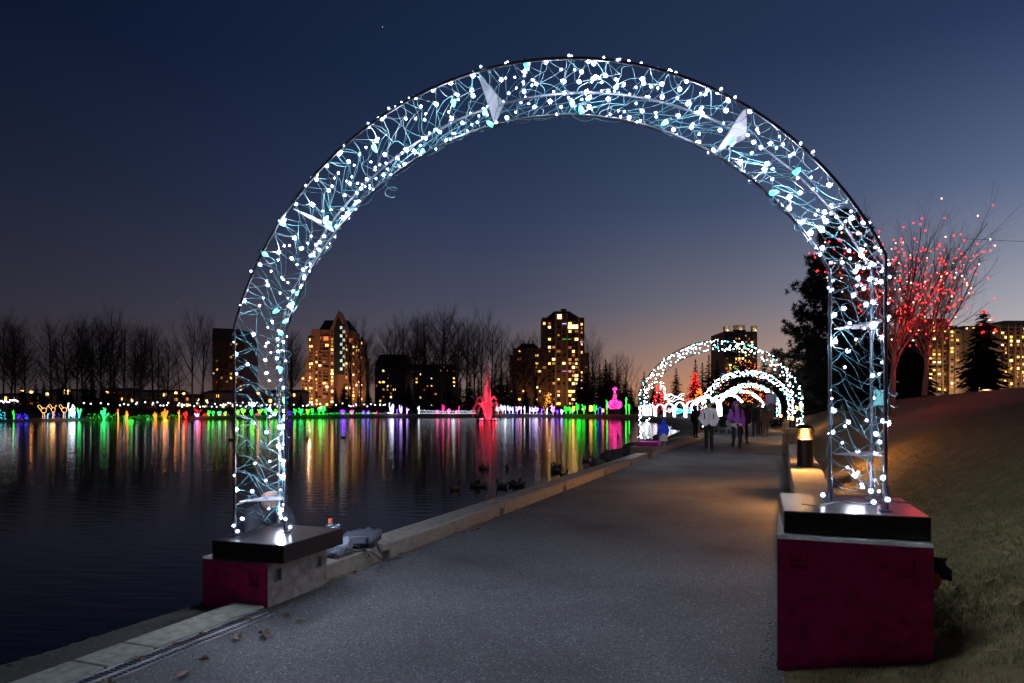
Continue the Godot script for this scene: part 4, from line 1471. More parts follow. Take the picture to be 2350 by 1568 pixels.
func frond(b: Buf, at: Vector3, d: Vector3, l: float, w: float) -> void:
	# a drooping conifer bough: ragged blades either side of a rib
	var x := d.cross(Vector3.UP).normalized()
	var n := 5
	for i in n:
		var t := float(i) / n
		var p := at + d * l * t - Vector3.UP * l * 0.25 * t * t
		var q := at + d * l * (t + 0.34) - Vector3.UP * l * 0.25 * (t + 0.3) * (t + 0.3)
		var ww := w * (1.0 - 0.75 * t) * rng.randf_range(0.6, 1.3)
		b.tri(p, q, p + x * ww + d * ww * 0.55 - Vector3.UP * ww * rng.randf_range(0.1, 0.5))
		b.tri(p, p - x * ww + d * ww * 0.55 - Vector3.UP * ww * rng.randf_range(0.1, 0.5), q)

func conifer_parts(h: float, r: float, layers: int, per: int, slim := 1.0) -> Array:
	var t := Buf.new()
	t.tube(PackedVector3Array([Vector3.ZERO, Vector3(0, h * 0.5, 0), Vector3(0, h * 0.98, 0)]), PackedFloat32Array([h * 0.018, h * 0.012, h * 0.002]), 7)
	var c := Buf.new()
	var tips := []
	for i in layers:
		var f := (i + 0.5) / layers
		var y := h * (0.05 + 0.95 * f)
		var rr := r * pow(1.0 - f, slim) * rng.randf_range(0.85, 1.1) + 0.02 * r
		for k in per:
			var a := TAU * (k + rng.randf() * 0.8) / per
			var d := Vector3(cos(a), rng.randf_range(-0.15, 0.25), sin(a)).normalized()
			var l := rr * rng.randf_range(0.65, 1.2)
			frond(c, Vector3(0, y + rng.randf_range(-0.4, 0.4) * h / layers, 0), d, l, l * 0.3 + h * 0.012)
			tips.append(Vector3(0, y, 0) + d * l * rng.randf_range(0.75, 1.0) - Vector3.UP * l * 0.15)
	for k in 6: frond(c, Vector3(0, h * 0.93, 0), Vector3(rng.randf_range(-0.3, 0.3), 1, rng.randf_range(-0.3, 0.3)).normalized(), h * 0.08, h * 0.012)
	return [t, c, tips]

func conifer(label: String, at: Vector3, h: float, r: float, layers := 18, per := 11, slim := 0.9) -> Array:
	var o := thing("conifer", label, "tree", at)
	var q := conifer_parts(h, r, layers, per, slim)
	obj("trunk", q[0], M.far_bark, o)
	obj("crown", q[1], M.needles, o)
	return [o, q[2]]

func lights_on(label: String, at: Vector3, tips: Array, count: int, mats: Array, size: float, keep: Callable, group := "") -> Node3D:
	# a string of bulbs on a tree, each bulb a part
	var o := thing("light_string", label, "string lights", at, 0.0, group)
	var meshes := []
	for m in mats: meshes.append(make_bulb_mesh(m, size, size * 2.0, 6, false))
	var n := 0
	var tries := 0
	var used := PackedVector3Array()
	while n < count and tries < count * 40:
		tries += 1
		var p: Vector3 = tips[rng.randi() % tips.size()]
		if not keep.call(p): continue
		used.append(p)
		put("light_bulb", meshes[rng.randi() % meshes.size()], o, Transform3D(Basis(Vector3(1, 0, 0), rng.randf() * TAU), p + wob(size * 1.4)))
		n += 1
	return o

func make_near_trees() -> void:
	M.red_light = glow(1.0, 0.012, 0.01, 7.0)
	M.pale_light = glow(1.0, 0.62, 0.42, 4.0)
	var S := {"seg": [4, 9, 7, 5, 3], "bend": [0.03, 0.07, 0.1, 0.14, 0.2], "lift": [0.0, 0.07, 0.07, 0.05, 0.02], "kids": [15, 11, 7, 4], "start": [0.5, 0.12, 0.12, 0.15], "angle": [0.6, 0.55, 0.65, 0.65], "ratio": [1.95, 0.52, 0.5, 0.5], "slim": 0.35, "end": 0.34, "trunk": 1, "tips": 1}
	var a := spot(2122, 908, 25)
	var t := bare_tree("bare young tree with upswept branches, right one of two wrapped in red lights", a, 2.25, S, M.red_bark, "", 0.045)
	var lights := [M.red_light, M.red_light, M.red_light, M.pale_light]
	var low := func(p): return p.y > 1.3 and p.y < 5.2 and Vector2(p.x, p.z).length() < 2.3 and rng.randf() < 1.25 - p.y * 0.16
	var o := lights_on("red and white string lights in the right bare tree on the slope", a, t[1], 230, lights, 0.025, low)
	for p in [Vector3(0.45, 1.3, 0.6), Vector3(0.3, 2.4, 0.7), Vector3(-0.7, 3.2, 0.4), Vector3(1.2, 3.4, 0.2)]: omni(o, p, 1.0, 0.05, 0.04, 0.42, 0.05, "bulb_light")
	var b := spot(2047, 957, 18)
	t = bare_tree("bare young tree behind the right arch leg, left of two in red lights", b, 2.2, S, M.red_bark, "", 0.045)
	o = lights_on("red and white string lights in the left bare tree behind the arch leg", b, t[1], 210, lights, 0.019, low)
	for p in [Vector3(0.4, 1.2, 0.55), Vector3(0.2, 2.1, 0.6), Vector3(-0.6, 3.0, 0.4), Vector3(0.7, 3.2, 0.5)]: omni(o, p, 1.0, 0.05, 0.04, 0.36, 0.05, "bulb_light")
	# the great dark pine
	var at := spot(1940, 905, 38)
	at.y = 1.2
	var pine := thing("pine_tree", "huge dark ragged pine rising behind the right arch leg", "tree", at)
	var tr := Buf.new()
	var cr := Buf.new()
	tr.tube(PackedVector3Array([Vector3(0, -0.3, 0), Vector3(0.1, 4, 0), Vector3(0, 8, 0.1), Vector3(0.05, 10.6, 0)]), PackedFloat32Array([0.28, 0.22, 0.12, 0.03]), 8)
	for i in 130:
		var f := (i + 0.5) / 130.0
		var y := 0.7 + 10.1 * f
		var an := i * 2.4 + rng.randf_range(-0.4, 0.4)
		var l := (3.5 * pow(1.0 - f, 0.62) + 0.35) * rng.randf_range(0.72, 1.12)
		if y < 2.0: l *= 0.9
		var d := Vector3(cos(an), rng.randf_range(0.05, 0.4), sin(an)).normalized()
		var p0 := Vector3(0, y - 0.4, 0)
		var p1 := p0 + d * l
		tr.tube(PackedVector3Array([p0, p0.lerp(p1, 0.5) + wob(0.1), p1]), PackedFloat32Array([0.05, 0.035, 0.012]), 4, false)
		for c in 11 + int(l * 6.5):
			var q := p0.lerp(p1, rng.randf_range(0.3, 1.04)) + wob(0.3)
			var r := rng.randf_range(0.2, 0.34)
			for k in 30:
				var e := (wob(1.0) + Vector3.UP * 0.3).normalized()
				var s := e.cross(wob(1.0)).normalized() * 0.028
				var q0 := q + e * r * 0.1
				cr.tri(q0 - s, q0 + s, q0 + e * r * rng.randf_range(0.7, 1.2))
	obj("trunk", tr, M.far_bark, pine)
	obj("crown", cr, M.pine_needles, pine)
	# dark conical evergreens and shrubs on the rise
	var q := conifer("dense dark cone-shaped evergreen with red lights at its tip, right of the bare trees", spot(2258, 893, 34), 3.75, 1.25, 26, 16, 0.55)
	lights_on("short red light chain round the tip of the cone-shaped evergreen", spot(2258, 893, 34), q[1], 12, [M.red_light, M.red_light, M.pale_light], 0.045, func(p): return p.y > 2.55 and p.z > 0)
	conifer("low dark evergreen shrub between the two red-lit trees", spot(2092, 903, 36), 2.5, 1.35, 18, 16, 0.4)
	conifer("dark rounded evergreen shrub right behind the left red-lit trunk", spot(2020, 908, 38), 2.6, 1.9, 18, 18, 0.35)
	conifer("dark evergreen shrub in the shade under the great pine", spot(1960, 910, 42), 2.9, 1.9, 18, 18, 0.35)
	conifer("narrow dark evergreen at the foot of the great pine, nearest the path", spot(1868, 912, 44), 3.1, 1.7, 18, 16, 0.5)
	var dark_names := ["dark evergreen beyond the slope, first right of the second arch", "dark evergreen beyond the slope, seen between the nearest arch's right rails", "dark evergreen beyond the slope behind the left red-lit trunk", "dark evergreen beyond the slope behind the right red-lit trunk", "dark evergreen beyond the slope left of the pale block's foot", "dark evergreen beyond the slope at the foot of the cone-shaped one", "dark evergreen beyond the slope near the right edge"]
	for i in 7:
		var p2 := spot([1845, 1905, 1985, 2060, 2115, 2235, 2345][i], 940, 62)
		p2.y = 0.6
		conifer(dark_names[i], p2, EYE + (HZ - [862, 850, 858, 868, 880, 884, 893][i]) / F * 62.0 - 0.6, 3.4 if i < 4 else 1.7, 16, 16, 0.35)
	var w := thing("overhead_wire", "thin overhead wire leaving the red-lit tree towards the right edge", "cable", spot(2215, 548, 26))
	var wb := Buf.new()
	wb.tube(PackedVector3Array([Vector3.ZERO, Vector3(2.0, -0.02, -0.3), Vector3(6.0, 0.05, -1.0)]), 0.007, 4)
	obj("wire", wb, M.bronze, w)

func far_z(x: float) -> float:
	var xs := [0.0, 180.0, 520.0, 700.0, 900.0, 1100.0, 1250.0, 1400.0]
	var zs := [94.0, 104.0, 114.0, 125.0, 133.0, 136.0, 140.0, 124.0]
	var i := 0
	while i < 6 and x > xs[i + 1]: i += 1
	return lerpf(zs[i], zs[i + 1], clampf((x - xs[i]) / (xs[i + 1] - xs[i]), -0.3, 1.2))

func shore(x: float, back: float) -> Vector3:
	var z := far_z(x) + back
	var p := Vector3((x - 1175.0) / F * z, 0, -z)
	p.y = land(-p.z * 0.93444 + p.x * 0.35612, p.x * 0.93444 + p.z * 0.35612)
	return p

const ORDER := ["first", "second", "third", "fourth", "fifth", "sixth", "seventh", "eighth", "ninth", "tenth", "eleventh", "twelfth", "thirteenth", "fourteenth", "fifteenth", "sixteenth", "seventeenth", "eighteenth", "nineteenth", "twentieth", "twenty-first", "twenty-second", "twenty-third", "twenty-fourth", "twenty-fifth"]

# which stretch of the far shore a bearing lies in
func stretch(x: float) -> String:
	if x < 480: return "left of the slant-roofed tower"
	if x < 690: return "between the left arch leg and the pointed tower"
	if x < 855: return "at the foot of the pointed tower"
	if x < 1165: return "between the pointed tower and the fountain"
	if x < 1300: return "before the stepped block"
	return "right of the tall tower"

func make_far_trees() -> void:
	var counted := {}
	# six grown once, then copied along the shore
	var protos := []
	for k in 7:
		var S := {"seg": [8, 6, 4, 3], "bend": [0.03, 0.08, 0.14, 0.2], "lift": [0.02, 0.13, 0.09, 0.04], "kids": [34, 13, 7], "start": [0.36 - 0.035 * k, 0.12, 0.15], "angle": [0.85, 0.65, 0.75], "ratio": [0.42 + 0.025 * (k % 3), 0.5, 0.55], "slim": 0.5, "end": 0.3, "trunk": 1, "tips": 2}
		if k == 4:
			S.kids = [14, 16, 8]
			S.ratio = [0.72, 0.42, 0.45]
			S.start = [0.32, 0.3, 0.2]
			S.angle = [0.5, 0.5, 0.6]
		if k == 6:
			S.kids = [18, 9, 6]
			S.ratio = [0.26, 0.45, 0.55]
		rng.seed = 400 + k
		var o: Node3D = bare_tree("tall bare leafless tree in the row along the far shore", Vector3(0, -50, 0), 15.0, S, M.far_bark, "bare trees along the far shore", 0.0115)[0]
		protos.append(o)
	var fresh := protos.duplicate()
	rng.seed = 77
	var rows := [[8, 745, 0], [22, 752, 3], [36, 742, 1], [58, 770, 2], [118, 745, 5], [138, 790, 6], [152, 760, 2], [176, 745, 0], [192, 752, 3], [208, 743, 1], [232, 760, 5], [254, 740, 4], [266, 750, 0], [283, 750, 5], [307, 755, 6], [318, 760, 3], [324, 765, 2], [352, 763, 1], [362, 775, 6], [382, 785, 5], [416, 808, 6], [441, 752, 4], [466, 755, 4], [498, 780, 2],
		[663, 768, 3], [672, 782, 0], [805, 770, 4], [827, 762, 4], [842, 790, 2], [884, 768, 5], [905, 758, 2], [928, 746, 1], [950, 742, 0], [968, 737, 3], [980, 735, 5], [1012, 727, 0], [1022, 735, 2], [1046, 742, 3], [1070, 748, 0], [1090, 760, 1], [1105, 745, 4], [1126, 757, 5], [1150, 778, 4],
		[1182, 782, 3], [1205, 780, 1], [1228, 772, 5], [1352, 785, 4], [1366, 800, 2], [1412, 818, 5], [1436, 836, 4], [1455, 868, 6]]
	for q in rows:
		var at := shore(q[0], 9.0 + rng.randf() * 16.0)
		var h = EYE + (HZ - q[1]) / F * -at.z - at.y
		var s = h / 15.6
		var p: Node3D = protos[q[2]]
		var where := stretch(q[0])
		counted[where] = counted.get(where, 0) + 1
		var label := "bare far-shore tree, %s from left %s" % [ORDER[counted[where] - 1], where]
		if p in fresh:
			fresh.erase(p)
			p.position = at
			p.rotation.y = rng.randf() * TAU
			p.scale = Vector3(s, s, s)
			p.set_meta("label", label)
		else: copy(p, at, rng.randf() * TAU, Vector3(s * rng.randf_range(0.9, 1.25), s, s * rng.randf_range(0.9, 1.25)), label)
	for p in fresh: p.queue_free()
	# dark evergreens below and between them
	var cones := []
	for k in 3:
		rng.seed = 500 + k
		cones.append(conifer("dark evergreen tree in the belt behind the far shore", Vector3(0, -60, 0), 9.0, 2.6 + 0.5 * k, 22, 12, 0.8)[0])
		cones[k].set_meta("group", "dark evergreens behind the far shore")
	rng.seed = 78
	var left := cones.duplicate()
	var marks := [[50, 880], [82, 872], [100, 878], [144, 868], [160, 880], [196, 865], [214, 862], [236, 870], [258, 866], [462, 890], [655, 892], [690, 900], [770, 890], [790, 880], [800, 905], [822, 898], [845, 893], [866, 895], [890, 890], [915, 886], [938, 880], [960, 872], [985, 866], [1010, 872], [1030, 880], [1055, 868], [1078, 862], [1098, 868], [1120, 856], [1136, 850], [1150, 848], [1164, 856], [1182, 880], [1206, 890], [1230, 896], [1330, 850], [1346, 842], [1360, 838], [1376, 836], [1390, 824], [1400, 832], [1418, 852], [1436, 866], [1448, 880]]
	for q in marks:
		var at := shore(q[0], 20.0 + rng.randf() * 12.0)
		var h = EYE + (HZ - q[1]) / F * -at.z - at.y
		var s = h / 9.0
		var p: Node3D = cones[rng.randi() % 3]
		var where := stretch(q[0])
		counted[where + "c"] = counted.get(where + "c", 0) + 1
		var label := "dark far evergreen, %s from left %s" % [ORDER[counted[where + "c"] - 1], where]
		var wide = s * rng.randf_range(0.8, 1.15)
		if p in left:
			left.erase(p)
			p.position = at
			p.scale = Vector3(wide, s, wide)
			p.set_meta("label", label)
		else: copy(p, at, rng.randf() * TAU, Vector3(wide, s, wide), label)
	for p in left: p.queue_free()
	# undergrowth in front of the houses: one dark mass of twigs
	var brush := Buf.new()
	for i in 34:
		var d := (wob(1.0) + Vector3.UP * 0.9).normalized()
		var b := d * rng.randf_range(0.8, 1.6)
		var x := d.cross(Vector3.BACK).normalized() * 0.05
		brush.tri(-x, x, b)
		brush.tri(b * 0.5 - x, b * 0.5 + x, b * 0.5 + wob(0.6))
	var bm := brush.mesh()
	bm.surface_set_material(0, M.far_bark)
	var places := []
	for i in 520:
		var x := rng.randf_range(-30, 1440)
		if x > 20 and x < 460 and rng.randf() < 0.5: continue
		places.append(Transform3D(Basis(Vector3.UP, rng.randf() * TAU).scaled(Vector3.ONE * rng.randf_range(0.7, 1.6)), shore(x, rng.randf_range(7.0, 24.0))))
	many("undergrowth", bm, places)


# ---------------------------------------------------------------- buildings
func unseen_flood(o: Node3D, at: Vector3, r: float, g: float, b: float, e: float, size: float) -> void:  # unseen lamp added to light the walls, with a tiny glowing ball
	var s := Buf.new()
	s.ball(Vector3.ZERO, Vector3.ONE * 0.2, 4, 6)
	obj("unseen_floodlight", s, glow(r, g, b, 20.0), o, at)
	omni(o, at, r, g, b, e, minf(size, 0.2))

var pane_meshes := {}

func pane(parent: Node3D, at: Vector3, w: float, h: float, m: Material, turn := 0.0) -> void:
	var key := "%.2f %.2f %d" % [w, h, m.get_instance_id()]
	if not pane_meshes.has(key):
		var b := Buf.new()
		b.box(Vector3(-w / 2, -h / 2, -0.06), Vector3(w / 2, h / 2, 0.06))
		pane_meshes[key] = b.mesh()
		pane_meshes[key].surface_set_material(0, m)
	put("window", pane_meshes[key], parent, Transform3D(Basis(Vector3.UP, turn), at))

# a wall box over the bearings x0..x1 and rows y0..y1 of the view at depth z, as a part of o (whose origin is its foot)
func wall_box(o: Node3D, x0: float, x1: float, y0: float, y1: float, z: float, deep: float, m: Material, called := "wall") -> void:
	var a := spot(x0, y1, z) - o.position
	var c := spot(x1, y0, z) - o.position
	var b := Buf.new()
	b.box(Vector3(a.x, a.y, -deep), Vector3(c.x, c.y, 0))
	for i in b.v.size(): b.v[i].z += -z - o.position.z
	obj(called, b, m, o)

# windows on a facade: columns at the given bearings, storeys from y0 down to y1
func facade(o: Node3D, xs: Array, y0: float, y1: float, pitch: float, z: float, w: float, h: float, lit: Variant, forward := 0.0) -> void:
	var warm := [M.window_a, M.window_a, M.window_b, M.window_c, M.window_d, M.window_d, M.window_e]
	var y := y0
	var row := 0
	while y < y1:
		for i in xs.size():
			var p: float = lit[i] if lit is Array else lit
			var r := rng.randf()
			var m: Material = pick(warm) if r < p else M.window_dark
			if r > p and r > p + 0.35: continue
			var at := spot(xs[i], y, z - forward) - o.position
			var k: float = [0.9, 0.9, 0.75, 0.55, 1.1][rng.randi() % 5]
			pane(o, at + Vector3(0, rng.randi() % 3 * -0.1, 0), w * k * z / F, h * (1.0 if k > 0.7 else 0.75) * z / F, m)
			if m != M.window_dark and rng.randf() < 0.4:
				pane(o, at + Vector3((rng.randf() - 0.5) * w * 0.3 * z / F, 0, 0.08), 0.16, h * z / F, M.window_dark)
		y += pitch
		row += 1

func roof_prism(o: Node3D, x0: float, x1: float, y_eave: float, y_top: float, z: float, deep: float, inset0: float, inset1: float, m: Material) -> void:
	var a := spot(x0, y_eave, z) - o.position
	var c := spot(x1, y_eave, z) - o.position
	var e := spot(x0 + inset0, y_top, z) - o.position
	var g := spot(x1 - inset1, y_top, z) - o.position
	var bk := Vector3(0, 0, -deep)
	var e2 := e + bk * 0.35
	var g2 := g + bk * 0.35
	var e3 := e + bk * 0.65
	var g3 := g + bk * 0.65
	var b := Buf.new()
	b.quad(a, c, g2, e2, Vector3(0, 0.5, 1))
	b.quad(a + bk, c + bk, g3, e3, Vector3(0, 0.5, -1))
	b.quad(e2, g2, g3, e3, Vector3.UP)
	b.quad(a, e2, e3, a + bk, Vector3(-1, 0.3, 0))
	b.quad(c, g2, g3, c + bk, Vector3(1, 0.3, 0))
	b.quad(a, c, c + bk, a + bk, Vector3.DOWN)
	obj("roof", b, m, o)

func tower(called: String, label: String, x: float, z: float) -> Node3D:
	var at := spot(x, HZ, z)
	at.y = 0.3
	return thing(called, label, "building", at)

func make_buildings() -> void:
	M.window_a = glow(1.0, 0.52, 0.09, 3.4)
	M.window_b = glow(1.0, 0.62, 0.17, 5.5)
	M.window_c = glow(1.0, 0.72, 0.32, 3.6)
	M.window_d = glow(1.0, 0.42, 0.07, 0.7)
	M.window_e = glow(1.0, 0.26, 0.05, 0.4)
	M.window_cool = glow(0.8, 0.9, 0.75, 0.9)
	M.window_dark = mat(0.02, 0.022, 0.026, 0.15)
	M.salmon = mat(0.42, 0.24, 0.16, 0.85)
	M.brick = mat(0.19, 0.11, 0.075, 0.85)
	M.trim = mat(0.42, 0.3, 0.23, 0.8)
	M.slate = mat(0.03, 0.034, 0.04, 0.7)
	M.cream = mat(0.4, 0.33, 0.26, 0.85)
	rng.seed = 900
	# the pointed tower
	var z := 570.0
	var o := tower("apartment_tower", "salmon apartment tower with a pointed glass gable and many lit windows", 765, z)
	wall_box(o, 722, 806, 757, 945, z, 22, M.salmon)
	wall_box(o, 714, 734, 755, 800, z - 2, 16, M.salmon)
	wall_box(o, 796, 816, 762, 800, z - 2, 16, M.salmon)
	wall_box(o, 706, 722, 775, 945, z - 3, 18, M.salmon)
	wall_box(o, 806, 832, 782, 945, z - 3, 18, M.salmon)
	wall_box(o, 699, 706, 822, 945, z - 4, 14, M.salmon)
	wall_box(o, 690, 699, 862, 945, z - 4, 12, M.salmon)
	wall_box(o, 832, 840, 820, 945, z - 4, 14, M.salmon)
	roof_prism(o, 732, 810, 757, 733, z + 3, 18, 9, 16, M.slate)
	roof_prism(o, 704, 722, 775, 768, z - 3, 10, 4, 8, M.slate)
	roof_prism(o, 824, 834, 782, 773, z - 3, 8, 4, 4, M.slate)
	for i in 21: wall_box(o, 731, 753, 771.5 + i * 8, 772.6 + i * 8, z - 1.4, 1.4, M.trim if i % 3 else M.salmon, "balcony")
	# the gable: a glazed prow between two raking walls
	var b := Buf.new()
	var f := z - 6
	for s in [[758, 755, 776, 713, 766, 757, 776, 724], [776, 713, 799, 760, 776, 724, 791, 760]]:
		var q := []
		for i in 4: q.append(spot(s[i * 2], s[i * 2 + 1], f) - o.position)
		for d in [0.0, -14.0]: b.quad(q[0] + Vector3(0, 0, d), q[1] + Vector3(0, 0, d), q[3] + Vector3(0, 0, d), q[2] + Vector3(0, 0, d), Vector3(0, 0, 1 if d == 0.0 else -1))
		b.quad(q[0], q[1], q[1] + Vector3(0, 0, -14), q[0] + Vector3(0, 0, -14), Vector3(0, 1, 0))
		b.quad(q[2], q[3], q[3] + Vector3(0, 0, -14), q[2] + Vector3(0, 0, -14), Vector3(0, -1, 0))
	obj("gable", b, M.salmon, o)
	wall_box(o, 758, 766, 757, 945, f, 4, M.salmon)
	wall_box(o, 791, 799, 760, 945, f, 4, M.salmon)
	b = Buf.new()
	var g := [spot(767, 758, f - 0.2), spot(776, 725, f - 0.2), spot(790, 758, f - 0.2), spot(790, 860, f - 0.2), spot(767, 860, f - 0.2)]
	for i in range(1, 4): b.tri(g[0] - o.position, g[i] - o.position, g[i + 1] - o.position)
	obj("glazing", b, mat(0.03, 0.05, 0.05, 0.15), o)
	rng.seed = 11
	facade(o, [782, 788.5], 740, 840, 7.8, f, 4.8, 4.6, [0.0, 0.0], 0.2)
	for i in 11: pane(o, spot(783 + (i % 2) * 6, 752 + i * 9.5, f - 0.6) - o.position, 1.9, 2.2, M.window_cool)
	facade(o, [711, 715.5], 779, 938, 8, z - 3, 3.2, 4.6, [0.5, 0.5])
	facade(o, [725.5, 734, 744], 767, 930, 8, z, 6, 4.6, [0.6, 0.18, 0.14])
	facade(o, [750], 760, 930, 8, z, 6.5, 5, 0.3)
	facade(o, [762], 762, 930, 8, f, 5.5, 4.6, 0.75)
	facade(o, [795], 770, 930, 8, f, 4.6, 4.6, 0.45)
	facade(o, [801.5], 770, 930, 8, z, 4, 4.4, 0.3)
	facade(o, [811, 818, 824, 829.5], 788, 935, 8, z - 3, 3, 4.6, [0.4, 0.2, 0.35, 0.35])
	facade(o, [695, 702], 868, 938, 8, z - 4, 4.2, 4, 0.4)
	for q in [[748, 777, 11, 9], [804, 781, 9, 9]]:
		pane(o, spot(q[0], q[1], z - 2.5) - o.position, q[2] * z / F, q[3] * z / F, glow(1.0, 0.22, 0.06, 0.9))
	for q in [Vector3(-30, 8, 30), Vector3(18, 8, 32), Vector3(-8, 20, 40)]: unseen_flood(o, q, 1.0, 0.5, 0.25, 330.0, 0.5)
	# the tall dark tower
	z = 500.0
	o = tower("apartment_tower", "tall dark brick tower with a flat hipped roof and pale vertical strips", 1292, z)
	wall_box(o, 1244, 1341, 729, 945, z, 24, M.brick)
	wall_box(o, 1275, 1303, 718, 945, z - 3, 6, M.brick)
	wall_box(o, 1341, 1352, 810, 945, z - 1, 14, M.brick)
	for x in [[1274, 1277], [1300, 1303], [1327, 1330], [1289, 1290.5]]: wall_box(o, x[0], x[1], 719 if x[0] < 1320 else 730, 940, z - 4, 1, M.trim, "pilaster")
	roof_prism(o, 1254, 1330, 729, 711, z, 22, 20, 22, M.brick)
	wall_box(o, 1288, 1300, 709, 714, z - 6, 6, M.slate, "roof_hut")
	rng.seed = 13
	for i in 21: wall_box(o, 1250, 1330, 737.5 + i * 9.2, 738.6 + i * 9.2, z - 1.2, 1.2, M.brick, "balcony")
	facade(o, [1249, 1261, 1271], 742, 930, 9.2, z, 6.5, 5, [0.08, 0.3, 0.3])
	facade(o, [1282, 1294], 742, 930, 9.2, z - 3, 8, 5, [0.25, 0.2])
	facade(o, [1308, 1316, 1323], 742, 930, 9.2, z, 6.5, 5.4, [0.3, 0.24, 0.3])
	facade(o, [1335], 735, 930, 9.2, z, 4.5, 5, 0.5)
	facade(o, [1346], 816, 930, 9, z - 1, 5, 3.5, 0.3)
	pane(o, spot(1284.5, 727, z - 3) - o.position, 3.2, 3.0, M.window_b)
	pane(o, spot(1315, 750, z) - o.position, 7, 2.7, M.window_c)
	for q in [[1296, 741, 11, glow(0.6, 0.55, 1.0, 2.0)], [1300, 776.5, 22, glow(0.1, 0.7, 0.1, 0.8)], [1301, 850, 22, glow(0.75, 0.3, 0.75, 1.2)], [1335, 783, 7, glow(0.75, 0.5, 1.0, 2.0)]]:
		wall_box(o, q[0] - q[2] / 2.0, q[0] + q[2] / 2.0, q[1] + 1.4, q[1] + 2.6, z - 3.6, 0.3, q[3], "balcony_lights")
	for q in [Vector3(-10, 9, 25), Vector3(12, 9, 25)]: unseen_flood(o, q, 1.0, 0.5, 0.22, 130.0, 0.5)
	o = tower("apartment_block", "shorter dark brick block with a stepped roof left of the tall tower", 1205, z)
	wall_box(o, 1169, 1244, 815, 945, z - 6, 20, M.brick)
	wall_box(o, 1178, 1243, 799, 816, z - 6, 18, M.brick)
	roof_prism(o, 1186, 1238, 799, 787, z - 6, 16, 12, 12, M.slate)
	for x in [1200, 1212, 1222]: wall_box(o, x, x + 2.5, 781, 792, z - 10, 1.4, M.brick, "chimney")
	facade(o, [1173, 1183, 1192, 1201, 1214, 1226, 1232, 1239], 806, 935, 9.2, z - 6, 6, 4.6, [0.1, 0.26, 0.26, 0.12, 0.06, 0.28, 0.28, 0.18])
	# mid blocks among the trees
	z = 430.0
	o = tower("apartment_block", "dark block with a big plain gabled roof between the bare trees", 896, z)
	wall_box(o, 860, 930, 838, 945, z, 20, M.brick)
	roof_prism(o, 860, 934, 838, 812, z + 1, 20, 6, 2, M.slate)
	facade(o, [864, 872, 880, 889, 897, 905], 851, 930, 8.6, z, 4.4, 4, 0.26)
	wall_box(o, 930, 941, 842, 945, z - 2, 14, M.cream)
	o = tower("apartment_block", "dark low block with scattered lit windows behind the bare trees, left of the fountain", 990, z)
	wall_box(o, 942, 1046, 836, 945, z + 12, 20, M.brick)
	facade(o, [948, 956, 964, 972, 981, 990, 1000, 1010, 1018, 1026, 1036, 1042], 842, 930, 8.8, z + 12, 4.2, 3.6, 0.15)
	z = 330.0
	o = tower("apartment_tower", "dark tower with a slanted blue roof half hidden behind the left arch leg", 520, z)
	wall_box(o, 487, 560, 783, 945, z, 18, M.brick)
	b = Buf.new()
	var e := [spot(486, 783, z - 1), spot(488, 753, z - 1), spot(545, 755, z - 1), spot(562, 783, z - 1)]
	for d in [0.0, -16.0]: b.quad(e[0] - o.position + Vector3(0, 0, d), e[1] - o.position + Vector3(0, 0, d), e[2] - o.position + Vector3(0, 0, d), e[3] - o.position + Vector3(0, 0, d), Vector3(0, 0, 1 if d == 0.0 else -1))
	for i in 4: b.quad(e[i] - o.position, e[(i + 1) % 4] - o.position, e[(i + 1) % 4] - o.position + Vector3(0, 0, -16), e[i] - o.position + Vector3(0, 0, -16), Vector3(0, 1, 0))
	obj("roof", b, mat(0.05, 0.06, 0.075, 0.6), o)
	facade(o, [490, 498, 508, 521, 530, 542, 552], 790, 930, 9.6, z, 4.6, 4.6, [0.12, 0.15, 0.12, 0.2, 0.3, 0.25, 0.3])
	unseen_flood(o, Vector3(0, 8, 14), 1.0, 0.45, 0.2, 18.0, 0.5)
	# low houses along the left shore
	z = 165.0
	var names := ["low house with small lit windows at the left edge of the far shore", "low cream house with two bright windows", "low house behind bare trunks with a bright doorway", "long low dark house with a row of lit windows", "low house lit orange by a street lamp", "low house beside the slant-roofed tower", "low house seen through the left arch leg"]
	var k := 0
	for q in [[-20, 92, 905, 0.3], [100, 168, 895, 0.4], [228, 292, 893, 0.4], [296, 392, 897, 0.45], [396, 462, 907, 0.35], [466, 545, 898, 0.35], [590, 684, 897, 0.3]]:
		o = tower("house", names[k], (q[0] + q[1]) / 2.0, z)
		wall_box(o, q[0], q[1], q[2] + 4, 950, z, 9, M.cream if k % 2 else M.salmon)
		roof_prism(o, q[0] - 3, q[1] + 3, q[2] + 4, q[2] - 3, z + 0.5, 10, 5, 5, M.slate)
		var xs := []
		var x: float = q[0] + 8
		while x < q[1] - 5:
			xs.append(x)
			x += rng.randf_range(9, 14)
		facade(o, xs, q[2] + 9, 938, 12, z, 6.5, 6.5, q[3])
		k += 1
	for q in [[148.5, 900, 6], [157.5, 900, 6]]:
		pane(get_node("house2") if has_node("house2") else o, spot(q[0], q[1], z) - (get_node("house2").position if has_node("house2") else o.position), q[2] * z / F, 11 * z / F, M.window_b)
	# far tower behind the arches
	z = 420.0
	o = tower("apartment_tower", "round-topped tower with a floodlit crown above the second arch", 1698, z)
	wall_box(o, 1662, 1736, 761, 960, z, 28, mat(0.16, 0.145, 0.14, 0.8))
	wall_box(o, 1684, 1712, 757, 960, z - 3, 8, mat(0.16, 0.145, 0.14, 0.8))
	wall_box(o, 1729, 1738, 763, 960, z - 2, 12, M.trim)
